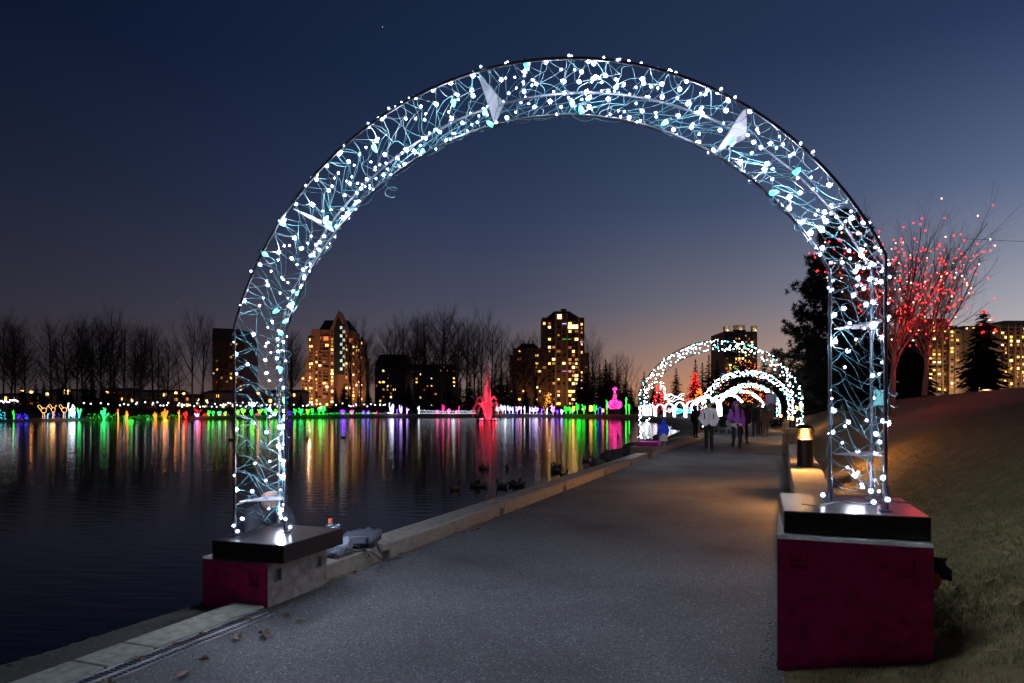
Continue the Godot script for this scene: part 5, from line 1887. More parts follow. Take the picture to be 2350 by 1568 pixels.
	for q in [[1660, 1673, 751], [1683, 1709, 748.5], [1723, 1737, 750]]:
		b = Buf.new()
		var c := spot((q[0] + q[1]) / 2.0, 763, z + 6) - o.position
		var r: float = (q[1] - q[0]) / 2.0 * z / F
		var hh: float = (763 - q[2]) * z / F
		b.lathe([Vector2(r, 0), Vector2(r, hh), Vector2(r * 1.06, hh), Vector2(r * 1.06, hh + 0.3), Vector2(0, hh + 0.3)], 20, Transform3D(Basis(), c))
		obj("roof_drum", b, M.cream, o)
		unseen_flood(o, c + Vector3(0, 0.9, r + 1.6), 1.0, 0.78, 0.45, 5.0, 0.2)
	facade(o, [1668, 1676, 1690, 1697, 1705, 1712, 1719, 1726], 770, 920, 7.5, z - 3, 4, 3.6, [0.1, 0.15, 0.3, 0.3, 0.35, 0.45, 0.3, 0.1])
	# the pale blocks on the right
	z = 240.0
	o = tower("apartment_block", "pale apartment block between the red-lit tree and the cone-shaped evergreen", 2175, z)
	wall_box(o, 2128, 2178, 737, 905, z, 16, M.cream)
	wall_box(o, 2133, 2172, 731, 738, z - 1, 12, M.salmon)
	wall_box(o, 2178, 2210, 756, 905, z - 2, 16, M.cream)
	wall_box(o, 2180, 2198, 748, 757, z - 1, 10, M.salmon)
	for x in [2131, 2150, 2163, 2179, 2192, 2205]: wall_box(o, x, x + 2.4, 740 if x < 2178 else 758, 905, z - 2.6, 0.6, M.trim, "pilaster")
	for i in 18: wall_box(o, 2132, 2176, 743.5 + i * 9, 744.8 + i * 9, z - 1.4, 1.4, M.trim, "balcony")
	facade(o, [2136, 2144, 2156, 2170], 741, 895, 9, z, 6, 4.6, 0.45)
	facade(o, [2185, 2198], 762, 895, 9, z - 2, 6, 4.6, 0.45)
	unseen_flood(o, Vector3(0, 8, 14), 1.0, 0.6, 0.3, 110.0, 0.5)
	o = tower("apartment_block", "pale apartment block partly hidden by the cone-shaped evergreen", 2240, z + 30)
	wall_box(o, 2212, 2262, 748, 905, z + 30, 16, M.cream)
	for x in [2214, 2228, 2243, 2257]: wall_box(o, x, x + 2, 750, 905, z + 29, 0.6, M.trim, "pilaster")
	facade(o, [2219, 2235, 2250], 754, 895, 9, z + 30, 6, 4.6, 0.45)
	o = tower("apartment_block", "pale curved-roof apartment block at the right edge", 2330, z - 20)
	wall_box(o, 2292, 2372, 744, 905, z - 20, 20, M.cream)
	wall_box(o, 2306, 2372, 736, 745, z - 19, 12, M.cream)
	for x in [2296, 2314, 2330, 2344]: wall_box(o, x, x + 2.4, 746, 905, z - 22, 0.7, M.trim, "pilaster")
	for i in 17: wall_box(o, 2300, 2370, 750.5 + i * 9, 751.8 + i * 9, z - 21.4, 1.4, M.trim, "balcony")
	facade(o, [2301, 2309, 2321, 2337, 2347, 2352], 755, 890, 9, z - 20, 5.5, 4.4, 0.42)
	unseen_flood(o, Vector3(-4, 8, 14), 1.0, 0.55, 0.25, 110.0, 0.5)
	# street lamps in front of the houses
	k = 0
	for q in [[50, 897, "street lamp with an orange globe at the left edge"], [71.5, 900, "street lamp with an orange globe, second from the left edge"], [245, 901, "orange street lamp in front of the house behind bare trunks"], [403, 902, "orange street lamp before the orange-lit house, left of its neighbour"], [421, 903.5, "orange street lamp before the orange-lit house, right of its neighbour"], [592, 903, "orange street lamp seen through the left arch leg"], [735, 937, "short orange lamp below the pointed tower"], [1193, 937, "orange lamp below the stepped dark block"], [1337, 940, "orange lamp right of the tall tower's foot"]]:
		var zz := 152.0
		var at := spot(q[0], q[1], zz)
		var l := thing("street_lamp", q[2], "street lamp", Vector3(at.x, 0.3, at.z))
		var h := at.y - 0.3
		b = Buf.new()
		b.tube(PackedVector3Array([Vector3.ZERO, Vector3(0, h, 0)]), 0.07, 6)
		obj("post", b, M.slate, l)
		b = Buf.new()
		b.ball(Vector3(0, h, 0), Vector3(0.3, 0.22, 0.3))
		obj("lamp", b, glow(1.0, 0.33, 0.05, 18.0), l)
		omni(l, Vector3(0, h, 0), 1.0, 0.42, 0.1, 9.0, 0.2)
		k += 1


# ---------------------------------------------------------------- the light displays across the water
func hue(c: String, e := 5.5) -> StandardMaterial3D:
	var key := "hue " + c
	if not M.has(key):
		var v: Array = {"green": [0.012, 1.0, 0.04], "mint": [0.02, 1.0, 0.16], "lime": [0.2, 1.0, 0.02], "gold": [1.0, 0.5, 0.17], "orange": [1.0, 0.17, 0.008], "red": [1.0, 0.009, 0.006], "white": [0.5, 0.56, 0.66], "lilac": [0.5, 0.33, 1.0],
			"purple": [0.18, 0.015, 1.0], "magenta": [1.0, 0.012, 0.25], "pink": [1.0, 0.05, 0.3], "blue": [0.02, 0.06, 1.0], "cyan": [0.06, 0.65, 0.75], "yellow": [1.0, 0.45, 0.05]}[c]
		M[key] = glow(v[0], v[1], v[2], e)
	return M[key]

func display(kind: String, x: float, y0: float, wide: float, c: String, label: String, back := 2.5) -> void:
	var at := shore(x, back)
	var z := -at.z
	var h := maxf((EYE + (HZ - y0) / F * z - at.y) * 0.86, 0.3)
	var w := wide / F * z
	var category := {"plant": "light figure", "tree": "light figure", "bird": "light figure", "swan": "light figure", "strip": "light net", "garland": "light garland", "post": "light tube", "lantern": "lantern", "hoop": "light hoop", "mound": "light figure"}
	var o := thing("light_figure" if kind in ["plant", "tree", "bird", "swan", "mound"] else "light_" + kind, label, category[kind], at, rng.randf_range(-0.3, 0.3))
	var b := Buf.new()
	var r := 0.013 if kind == "bird" else 0.02
	match kind:
		"plant":
			for i in 6:
				var t := lerpf(-0.9, 0.9, i / 5.0) + rng.randf_range(-0.15, 0.15)
				var tip := Vector3(sin(t) * w * 0.5, h * cos(t * 0.8) * rng.randf_range(0.75, 1.05), rng.randf_range(-0.2, 0.2) * w)
				var pts := PackedVector3Array([Vector3(t * 0.05, 0, 0), tip * 0.5 + Vector3(0, h * 0.08, 0), tip])
				b.tube(smooth(pts, 4), r, 4)
				for k in 2: b.tube(PackedVector3Array([tip * (0.55 + 0.2 * k), tip * (0.6 + 0.2 * k) + Vector3(rng.randf_range(-0.2, 0.2) * w, h * 0.2, 0)]), r, 4)
		"tree":
			b.tube(PackedVector3Array([Vector3.ZERO, Vector3(0.03, h * 0.5, 0), Vector3(0, h * 0.95, 0)]), r * 1.3, 5)
			for i in 7:
				var y := h * (0.3 + 0.09 * i)
				var s := 1.0 if i % 2 else -1.0
				var e := Vector3(s * w * 0.5 * rng.randf_range(0.6, 1.0), y + h * rng.randf_range(0.12, 0.28), rng.randf_range(-0.25, 0.25))
				b.tube(PackedVector3Array([Vector3(0, y, 0), Vector3(0, y, 0).lerp(e, 0.6) + Vector3(0, -0.04, 0), e]), r, 4)
				b.tube(PackedVector3Array([Vector3(0, y, 0).lerp(e, 0.5), Vector3(0, y, 0).lerp(e, 0.6) + Vector3(0, h * 0.16, 0)]), r, 4)
		"bird":
			var body := []
			for i in 13:
				var t := TAU * i / 12.0
				body.append(Vector3(cos(t) * w * 0.3, h * 0.62 + sin(t) * h * 0.18, 0))
			b.tube(PackedVector3Array(body), r, 4)
			b.tube(smooth(PackedVector3Array([Vector3(w * 0.25, h * 0.66, 0), Vector3(w * 0.36, h * 0.86, 0), Vector3(w * 0.46, h * 0.95, 0), Vector3(w * 0.55, h * 0.86, 0)]), 3), r, 4)
			b.tube(smooth(PackedVector3Array([Vector3(-w * 0.1, h * 0.72, 0), Vector3(-w * 0.3, h * 0.98, 0.2), Vector3(-w * 0.5, h * 0.92, 0.3), Vector3(-w * 0.28, h * 0.6, 0)]), 3), r, 4)
			for s in [-0.08, 0.08]: b.tube(PackedVector3Array([Vector3(w * s, h * 0.45, 0), Vector3(w * s * 1.4, 0, 0)]), r, 4)
		"swan":
			b.ball(Vector3(0, h * 0.38, 0), Vector3(w * 0.32, h * 0.27, w * 0.2), 8, 10)
			b.tube(smooth(PackedVector3Array([Vector3(-w * 0.3, h * 0.45, 0), Vector3(-w * 0.42, h * 0.75, 0), Vector3(-w * 0.3, h * 0.97, 0), Vector3(-w * 0.45, h * 0.9, 0)]), 4), r * 2.0, 5)
			b.tube(smooth(PackedVector3Array([Vector3(0, h * 0.5, 0), Vector3(w * 0.15, h * 0.85, 0.2), Vector3(w * 0.4, h * 0.6, 0.2)]), 4), r * 2.5, 5)
			b.tube(PackedVector3Array([Vector3(0.1, 0, 0), Vector3(0.1, h * 0.2, 0)]), r, 4)
		"mound":
			for i in 26: b.ball(Vector3(rng.randf_range(-0.5, 0.5) * w, rng.randf_range(0.02, 1.0) * h * rng.randf_range(0.4, 1.0), rng.randf_range(-0.3, 0.3)), Vector3.ONE * r * 1.5, 3, 5)
		"strip":
			var n := int(w * (6.0 if c == "white" else 14.0))
			for i in n: b.ball(Vector3(w * ((i + rng.randf()) / n - 0.5), h * rng.randf(), rng.randf_range(-0.3, 0.3)), Vector3.ONE * 0.03, 2, 4)
		"garland":
			var pts := PackedVector3Array()
			for i in 21: pts.append(Vector3(w * (i / 20.0 - 0.5), h * (0.45 + 0.5 * absf(sin(i * 0.9))) + rng.randf_range(-0.1, 0.1), 0))
			b.tube(pts, r * 0.8, 4)
			pts = PackedVector3Array()
			for i in 21: pts.append(Vector3(w * (i / 20.0 - 0.5), h * 0.2 + rng.randf_range(-0.05, 0.05), 0.1))
			b.tube(pts, r * 0.8, 4)
		"post":
			b.tube(PackedVector3Array([Vector3.ZERO, Vector3(0, h * 0.5, 0), Vector3(rng.randf_range(-0.1, 0.1), h, 0)]), PackedFloat32Array([w * 0.12, w * 0.16, w * 0.08]), 6)
			b.tube(PackedVector3Array([Vector3(0, h * 0.45, 0), Vector3(w * rng.randf_range(-0.9, 0.9), h * 0.8, 0)]), w * 0.1, 4)
		"lantern":
			b.box(Vector3(-w / 2, h * 0.35, -w / 3), Vector3(w / 2, h, w / 3), 0.1)
		"hoop":
			var pts := PackedVector3Array()
			for i in 17:
				var t := PI * i / 16.0
				pts.append(Vector3(cos(t) * w * 0.5, h * (0.45 + 0.55 * sin(t)), 0))
			pts.insert(0, Vector3(w * 0.5, 0, 0))
			pts.append(Vector3(-w * 0.5, 0, 0))
			b.tube(pts, r * 1.6, 5)
	if kind in ["strip"]: obj("light_net", b, hue(c), o).set_meta("kind", "stuff")
	else: obj("light_tube", b, hue(c), o)
	if kind == "lantern":
		b = Buf.new()
		b.tube(PackedVector3Array([Vector3.ZERO, Vector3(0, h * 0.36, 0)]), 0.06, 5)
		obj("post", b, M.slate, o)

func make_displays() -> void:
	rng.seed = 1200
	var rows := [
		["mound", 6, 934, 16, "cyan", "teal glowing mound at the left edge of the far shore"], ["post", 31, 938, 5, "green", "small green light tube right of the teal mound"], ["mound", 43, 947, 14, "purple", "low purple light figure near the left edge of the far shore"], ["mound", 60, 946, 5, "blue", "small blue light left of the golden birds"],
		["bird", 100, 925, 22, "gold", "first golden light bird from the left on the far shore"], ["bird", 122, 923, 17, "gold", "second golden light bird from the left on the far shore"], ["bird", 147, 924, 18, "gold", "third golden light bird from the left, beside the white swan"], ["swan", 165, 918, 22, "white", "white glowing swan right of the golden birds"], ["plant", 181, 930, 15, "mint", "green light plant right beside the white swan"],
		["strip", 118, 944, 40, "blue", "low blue light net under the golden birds, left half"], ["strip", 166, 944, 42, "blue", "low blue light net under the white swan, right half"], ["post", 109, 947, 4, "cyan", "pale blue light tube under the first golden bird"], ["post", 158, 946, 4, "cyan", "pale blue light tube left under the white swan"], ["post", 171, 946, 4, "cyan", "pale blue light tube right under the white swan"],
		["strip", 233, 947, 66, "green", "long green light net below the single green plant"], ["plant", 238, 931, 26, "mint", "single wide green light plant above the green net"], ["post", 271, 934, 6, "orange", "upright orange light post right of the green plant"], ["plant", 291, 936, 12, "orange", "orange light plant right of the orange post"], ["mound", 283, 947, 12, "mint", "low green glow between two orange figures"],
		["strip", 305, 949, 70, "green", "green light net left of the orange corals"], ["strip", 378, 949, 72, "green", "green light net under the orange corals"], ["mound", 340, 946, 10, "mint", "low mint light mound in the middle of the green net"], ["plant", 356, 940, 10, "orange", "short orange light coral left of the tall one"], ["plant", 378, 932, 20, "orange", "tall branching orange light coral"], ["post", 411, 938, 6, "orange", "orange light post at the end of the green net"],
		["plant", 426, 941, 14, "red", "red light coral left of the pink-white swan"], ["bird", 455, 936, 16, "red", "red light bird above the pink-white swan"], ["swan", 452, 947, 12, "lilac", "small pink-white glowing swan at the water"], ["mound", 471, 946, 14, "red", "low red light mound right of the red bird"], ["plant", 479, 940, 9, "green", "green light plant right of the red mound"], ["plant", 489, 941, 8, "green", "narrow green light plant third left of the arch leg"], ["plant", 503, 942, 10, "mint", "green light plant second left of the arch leg"], ["plant", 517, 943, 9, "lime", "green light plant first left of the arch leg"], ["strip", 510, 953, 30, "magenta", "low magenta light net left of the arch leg"],
		["plant", 545, 938, 12, "lime", "yellow-green light coral just inside the left arch leg"], ["tree", 558, 936, 12, "lime", "yellow-green light tree seen through the left arch leg"], ["plant", 577, 935, 12, "green", "green light coral in the middle of the left arch leg"], ["tree", 597, 938, 14, "lime", "yellow-green light tree at the right of the left arch leg"], ["tree", 611, 936, 12, "green", "first green light tree right behind the left arch leg"], ["plant", 625, 942, 11, "mint", "bright green light coral behind the inner arch rail"], ["tree", 634, 938, 10, "lime", "lime light tree behind the inner arch rail"], ["mound", 590, 949, 8, "magenta", "small pink glow under the yellow-green tree"],
		["mound", 666, 942, 9, "purple", "small purple light figure right of the left arch leg"], ["tree", 677, 937, 10, "green", "green light tree under the far bare tree right of the arch leg"], ["tree", 690, 936, 13, "mint", "mint light tree at the left end of the long green hedge"], ["tree", 706, 938, 10, "lime", "yellow-green light tree above the left end of the hedge"], ["tree", 717, 936, 9, "green", "thin green light tree above the hedge"], ["tree", 732, 934, 8, "green", "slim green light tree below the pointed tower"], ["tree", 742, 929, 15, "mint", "tallest green light tree below the pointed tower"],
		["strip", 722, 948, 60, "green", "long green light hedge, left third"], ["strip", 782, 948, 60, "green", "long green light hedge, middle third"], ["strip", 838, 948, 52, "green", "long green light hedge, right third"], ["plant", 786, 938, 16, "purple", "purple light bush above the green hedge"], ["plant", 807, 939, 12, "pink", "pink-white light bush above the green hedge"], ["plant", 834, 941, 9, "purple", "small purple light bush near the hedge's end"], ["plant", 845, 941, 9, "purple", "purple light bush beside the hedge's end"], ["mound", 862, 943, 9, "magenta", "magenta light figure at the end of the green hedge"], 
		["swan", 899, 920, 14, "white", "large bright white swan light over the white railing"], ["swan", 920, 926, 9, "lilac", "smaller lilac-white light right of the large white swan"], ["post", 911, 936, 5, "purple", "purple light tube below the large white swan"], ["post", 934, 934, 6, "lilac", "lilac-white light tube right of the swans"], ["lantern", 896, 946, 12, "lilac", "blue-white lit kiosk at the waterline"], ["strip", 893, 950, 50, "white", "row of white lights along the landing by the kiosk"], ["post", 961, 929, 7, "white", "white light tube at the left end of the white garland"],
		["garland", 985, 940, 44, "white", "wavy white light garland, left part"], ["garland", 1028, 941, 44, "white", "wavy white light garland, middle part"], ["garland", 1070, 941, 44, "white", "wavy white light garland, right part next to the fountain"], ["strip", 1010, 949, 52, "white", "low white lights under the garland, left half"], ["strip", 1066, 949, 56, "white", "low white lights under the garland, right half"], ["plant", 1004, 940, 10, "magenta", "magenta light plant over the white garland, leftmost"], ["tree", 1017, 928, 8, "magenta", "tall magenta light tree over the white garland"], ["plant", 1030, 936, 9, "pink", "pink light plant right of the tall magenta tree"], ["post", 1046, 940, 3, "magenta", "thin short magenta light tube"], ["post", 1053, 929, 4, "magenta", "tall thin magenta light tube left of the fountain"],
		["tree", 1143, 931, 14, "white", "first white light tree right of the fountain"], ["tree", 1154, 928, 13, "white", "second white light tree right of the fountain"], ["post", 1160, 929, 4, "lilac", "lilac light tube between the white trees"], ["tree", 1169, 930, 14, "white", "third white light tree right of the fountain"], ["post", 1177, 931, 5, "white", "white light tube right of the third white tree"], ["mound", 1176, 950, 16, "blue", "low blue light at the water right of the fountain"], ["tree", 1187, 931, 11, "lilac", "first lilac light tree below the stepped block"], ["post", 1196, 930, 5, "lilac", "lilac light tube below the stepped block"], ["post", 1204, 929, 6, "white", "wide white light tube below the stepped block"], ["post", 1216, 931, 6, "lilac", "lilac light tube left of the pair of pale trees"], ["tree", 1224, 934, 10, "white", "white light tree left of the golden fir"], ["tree", 1232, 932, 11, "lilac", "lilac light tree left of the golden fir"], ["post", 1243, 935, 5, "purple", "purple-white light tube left of the golden fir"], ["post", 1255, 934, 6, "white", "white light tube right below the golden fir"], ["tree", 1269, 929, 12, "lilac", "tall lilac light tree right of the golden fir"], ["tree", 1279, 940, 7, "purple", "small purple light tree below the tall tower"], ["plant", 1289, 936, 10, "lilac", "lilac light coral below the tall tower"], ["strip", 1235, 950, 60, "white", "white light line along the water below the tall tower"],
		["tree", 1299, 932, 10, "green", "first green light tree below the tall tower, yellow at its foot"], ["tree", 1308, 932, 8, "green", "second green light tree below the tall tower"], ["tree", 1314, 938, 9, "mint", "low mint light tree below the tall tower"], ["tree", 1325, 925, 11, "green", "high green light tree right of the tall tower"], ["tree", 1340, 928, 12, "green", "branching green light tree beside the yellow lanterns"], ["lantern", 1316, 930, 5, "yellow", "small yellow lantern between the green trees"], ["lantern", 1356, 928, 7, "yellow", "tall yellow lantern left of the last green tree"], ["tree", 1366, 928, 13, "green", "last green light tree on the far shore"], ["hoop", 1377, 932, 8, "blue", "small blue-white light hoop beside the last green tree"], ["lantern", 1384, 936, 5, "orange", "orange lantern right of the blue hoop"]]
	for q in rows: display(q[0], q[1], q[2], q[3], q[4], q[5])
	for q in [[1393, 917, "green", "green-lit bare trunk left of the pink tree"], [1437, 908, "green", "green-lit leaning trunk right of the pink tree"], [1444, 925, "green", "short green-lit trunk right of the leaning one"]]:
		display("tree", q[0], q[1], 5, q[2], q[3], 8.0)  # trunks lit green, with that light built in as glowing tubes
	# glow that the nearest displays throw on the bank
	for q in [[120, "gold"], [166, "white"], [300, "green"], [380, "orange"], [455, "red"], [580, "lime"], [735, "green"], [790, "purple"], [900, "white"], [1040, "white"], [1160, "white"], [1230, "lilac"], [1330, "green"]]:
		var c: Color = (hue(q[1]) as StandardMaterial3D).emission.srgb_to_linear()
		var s := shore(q[0], 2.2)
		omni(self, s + Vector3(0, 0.7, 0), c.r, c.g, c.b, 0.8, 0.35, "figure_light")
	# white globe lamps in loose rows behind
	var proto := thing("globe_lamp", "small white globe lamp in the loose rows along the far shore", "lamp", Vector3(0, -40, 0), 0.0, "white globe lamps along the far shore")
	var b := Buf.new()
	b.tube(PackedVector3Array([Vector3(0, -1.6, 0), Vector3(0, -0.14, 0)]), 0.02, 4)
	obj("post", b, M.slate, proto)
	b = Buf.new()
	b.ball(Vector3.ZERO, Vector3.ONE * 0.115, 5, 8)
	obj("globe", b, glow(0.85, 0.9, 1.0, 4.5), proto)
	var first := true
	var xs := []
	for i in 11: xs.append([i * 4.0 + rng.randf_range(-1, 1), 921 + rng.randf_range(-3, 3)])
	for x in [192, 208, 231, 248, 275, 284, 294, 312, 314, 333, 350, 351, 361, 368, 375, 383, 386, 408, 411]: xs.append([x, 928 + rng.randf_range(-5, 3)])
	for i in 34: xs.append([418 + i * 6.6 + rng.randf_range(-3, 3), 929 + rng.randf_range(-5, 5)])
	for x in [655, 674, 695, 704, 707, 716, 717, 735, 771, 786, 801, 805, 811, 817, 826, 836, 843, 851, 861, 872, 880, 884]: xs.append([x, 930 + rng.randf_range(-4, 3)])
	for q in xs:
		var at := shore(q[0], 6.0 + rng.randf() * 6.0)
		at.y = EYE + (HZ - q[1]) / F * -at.z
		if first: proto.position = at
		else: copy(proto, at)
		first = false


# ---------------------------------------------------------------- fountain, hoops, lit trees, birds
func make_fountain() -> void:
	var z := 104.0
	var at := spot(1117, 0, z)
	at.y = WATER
	var o := thing("fountain", "tall lake fountain jet lit red with low side sprays", "fountain", at)
	var water := mat(0.86, 0.86, 0.9, 0.35)
	water.backlight_enabled = true
	water.backlight = Color(0.7, 0.7, 0.7)
	rng.seed = 31
	var b := Buf.new()
	for i in 15000:
		var t := pow(rng.randf(), 0.62)
		var wide := 0.62 * (1.0 - pow(t, 1.5)) + 0.08
		if t < 0.1: wide *= 0.5 + 5.0 * t
		var a := rng.randf() * TAU
		var rr := wide * sqrt(rng.randf())
		var p := Vector3(cos(a) * rr - 0.15 * t + 0.2, t * 8.2, sin(a) * rr)
		var s := rng.randf_range(0.008, 0.02)
		var l := rng.randf_range(0.06, 0.3)
		b.tri(p + Vector3(-s, 0, 0), p + Vector3(0, l, 0), p + Vector3(s, 0, s))
		b.tri(p + Vector3(0, 0, -s), p + Vector3(0, -l * 0.6, 0), p + Vector3(s, 0, s))
	obj("jet", b, water, o).set_meta("kind", "stuff")
	for i in 8:
		b = Buf.new()
		var a := TAU * i / 8.0 + 0.2
		var reach: float = 2.6 if i % 2 else 1.9
		var high: float = 2.3 if i % 2 else 3.1
		for k in 300:
			var t := rng.randf()
			var p := Vector3(cos(a), 0, sin(a)) * reach * t + Vector3(0, 4.0 * high * t * (1.0 - t * 0.92), 0) + wob(0.05 + 0.16 * t)
			var s := rng.randf_range(0.012, 0.028)
			b.tri(p + Vector3(-s, 0, 0), p + Vector3(0, rng.randf_range(0.06, 0.25), 0), p + Vector3(s, 0, s))
		obj("side_jet", b, water, o).set_meta("kind", "stuff")
	b = Buf.new()
	b.lathe([Vector2(0.0, 0.1), Vector2(0.6, 0.1), Vector2(0.7, -0.1), Vector2(0.7, -0.3)], 20)
	obj("float", b, M.slate, o)
	var lamp := Buf.new()
	lamp.ball(Vector3.ZERO, Vector3.ONE * 0.09, 4, 6)
	for q in [[Vector3(1.0, 0.25, 1.3), [1.0, 0.02, 0.05], 16.0], [Vector3(-0.9, 0.25, 1.2), [1.0, 0.02, 0.06], 14.0], [Vector3(0.3, 0.3, -1.2), [1.0, 0.03, 0.06], 7.0], [Vector3(0.9, 4.0, 0.8), [1.0, 0.02, 0.06], 0.0]]:
		if q[2] <= 0.0: continue
		obj("lamp", lamp, glow(q[1][0], q[1][1], q[1][2], 20.0), o, q[0])
		omni(o, q[0], q[1][0], q[1][1], q[1][2], q[2], 0.08)
	for k in 3:
		var a := TAU * k / 3.0
		var s := SpotLight3D.new()
		s.name = "spot_lamp"
		s.light_color = lin(1.0, 0.03, 0.06)
		s.light_energy = 420.0
		s.spot_angle = 14.0
		s.spot_range = 30.0
		s.spot_attenuation = 2.0
		s.light_size = 0.08
		s.shadow_enabled = true
		s.position = Vector3(cos(a) * 1.3, 0.25, sin(a) * 1.3)
		s.basis = Basis.looking_at(Vector3(-cos(a) * 1.2, 7.5, -sin(a) * 1.2).normalized(), Vector3.FORWARD)
		o.add_child(s, true)
		obj("lamp", lamp, glow(1.0, 0.03, 0.06, 20.0), o, s.position)

func hoop(at: Vector3, turn: float, w: float, h: float, label: String) -> void:
	var o := thing("light_hoop", label, "light hoop", at, turn)
	for k in 3:
		var pts := PackedVector3Array()
		for i in 15:
			var t := PI * i / 14.0
			pts.append(Vector3(cos(t) * w * 0.5, h * 0.5 + h * 0.5 * sin(t), (k - 1) * 0.16))
		pts.insert(0, Vector3(w * 0.5, 0, (k - 1) * 0.16))
		pts.append(Vector3(-w * 0.5, 0, (k - 1) * 0.16))
		var b := Buf.new()
		b.tube(pts, 0.035, 5)
		obj("light_tube", b, hue("white"), o)

func make_far_right() -> void:
	rng.seed = 51
	var ordinal := ["first", "second", "third", "fourth", "fifth", "sixth", "seventh", "eighth", "ninth", "tenth"]
	# end-on cluster, then the row stepping towards the path
	var i := 0
	for q in [[1473, 933, 34, 122, 1.2], [1479, 932.5, 32, 117, 1.1], [1487, 932, 33, 112, 0.9], [1494, 931, 36, 108, 0.8]]:
		var p := spot(q[0], 955, q[3])
		hoop(p, q[4], q[2] * 0.8 / F * q[3], (955 - q[1] + 2) / F * q[3], "white light hoop, %s in the overlapping cluster left of the second arch" % ordinal[i])
		i += 1
	i = 0
	for q in [[1515, 928, 25, 105], [1536, 925, 27, 101], [1560, 922, 30, 97], [1587, 919, 33, 93], [1612, 915, 38, 88], [1640, 913, 40, 86]]:
		var p := spot(q[0], 957 + i * 0.6, q[3])
		hoop(p, 0.5, q[2] / F * q[3], (957 - q[1]) / F * q[3], "white light hoop over the far boardwalk, %s from the left in the open row" % ordinal[i])
		i += 1
	# the stone edge that carries them
	var b := Buf.new()
	var o := thing("shore_wall", "dark stone shore wall under the row of light hoops", "wall", Vector3.ZERO)
	var line := [spot(1428, 958, 128), spot(1500, 958, 108), spot(1560, 961, 98), spot(1660, 963, 84)]
	for k in 3:
		var a: Vector3 = line[k]
		var c: Vector3 = line[k + 1]
		var d := (c - a).normalized()
		var n := d.cross(Vector3.UP) * 0.5
		b.quad(a + Vector3(0, 0.05, 0), c + Vector3(0, 0.05, 0), c - n + Vector3(0, 0.05, 0), a - n + Vector3(0, 0.05, 0), Vector3.UP)
		b.quad(a + Vector3(0, 0.05, 0), c + Vector3(0, 0.05, 0), Vector3(c.x, WATER - 0.3, c.z), Vector3(a.x, WATER - 0.3, a.z), Vector3(0, 0, 1))
	obj("block", b, M.stone, o)
	# evergreens behind the arches
	for q in [[1478, 852, 150, 2.4, "dark slim evergreen at the gap in the sky, left of the second arch"], [1500, 882, 150, 3.0, "low dark evergreen behind the second arch's left leg"], [1552, 844, 150, 2.6, "dark pointed evergreen inside the second arch, left"], [1596, 824, 160, 3.0, "dark evergreen above the red-lit tree"], [1612, 832, 165, 2.6, "dark evergreen just right of the one above the red-lit tree"], [1627, 814, 165, 3.2, "tallest dark evergreen inside the second arch"], [1646, 826, 170, 3.6, "dark evergreen beside the many-coloured tree"], [1755, 812, 150, 4.0, "dark evergreen below the floodlit tower, right"], [1776, 830, 120, 3.5, "dark evergreen inside the second arch, right"], [1795, 800, 100, 3.2, "dark evergreen outside the second arch's shoulder"], [1812, 846, 80, 3.4, "broad dark evergreen behind the second arch's right leg"]]:
		var p := spot(q[0], 945, q[2])
		p.y = 0.4
		conifer(q[4], p, EYE + (HZ - q[1]) / F * q[2] - 0.4, q[3], 20, 12, 0.85)
	# trees wrapped in light
	M.tree_red = glow(1.0, 0.012, 0.012, 3.2)
	M.tree_gold = glow(1.0, 0.3, 0.02, 3.5)
	M.tree_green = glow(0.01, 1.0, 0.15, 2.5)
	M.tree_blue = glow(0.03, 0.1, 1.0, 4.0)
	M.tree_pink = glow(1.0, 0.03, 0.3, 5.0)
	M.tree_white = glow(0.85, 1.0, 0.95, 8.0)
	for q in [[1594, 853, 140, 2.5, [["tree_red", 300]], "fir wrapped in red string lights inside the second arch"], [1512, 884, 118, 1.7, [["tree_red", 240]], "smaller red-lit fir just right of the second arch's left leg"], [1519, 877, 128, 2.0, [["tree_white", 110]], "fir with pale white lights behind the smaller red-lit fir"], [1604, 893, 128, 1.9, [["tree_gold", 150], ["tree_red", 80]], "orange and gold lit fir below the red-lit one"],
			[1258, 904, 142, 1.3, [["tree_gold", 130]], "small golden-lit fir at the foot of the tall tower"], [1706, 826, 135, 7.6, [["tree_gold", 150], ["tree_red", 130], ["tree_green", 60], ["tree_blue", 14]], "very broad dark tree strewn with gold, red and green lights behind the arches"], [1660, 858, 140, 3.0, [["tree_green", 40], ["tree_blue", 36], ["tree_red", 20]], "dark tree with green and blue lights left of the very broad one"], [1732, 892, 100, 3.2, [["tree_gold", 100], ["tree_red", 70]], "low bush of gold and red lights behind the people"]]:
		var p := spot(q[0], 945, q[2])
		if q[0] < 1300: p = shore(q[0], 6.0)
		else: p.y = 0.2
		var z: float = -p.z
		var t := conifer(q[5], p, EYE + (HZ - q[1]) / F * z - p.y, q[3], 20, 13, 0.5 if q[3] > 3 else 0.85)
		var facing := []
		for tip in t[1]:
			if tip.z > -0.3 * q[3]: facing.append(tip)
		for kind in q[4]:
			var bm := make_bulb_mesh(M[kind[0]], 0.058, 0.11, 5, false)
			var places := []
			for k in kind[1]:
				places.append(Transform3D(Basis(), facing[rng.randi() % facing.size()] + wob(0.25) + Vector3(0, 0, 0.15)))
			many("string_lights", bm, places, t[0])
	# the pink tree on the point
	var p := shore(1411, 4.0)
	var z := -p.z
	var pink := thing("pink_tree", "small round tree wrapped in bright pink lights with a thin top, on the far point", "tree", p)
	b = Buf.new()
	b.tube(PackedVector3Array([Vector3.ZERO, Vector3(0, 1.4, 0), Vector3(0.1, 3.6, 0), Vector3(0.4, 4.7, 0)]), PackedFloat32Array([0.07, 0.06, 0.04, 0.02]), 6)
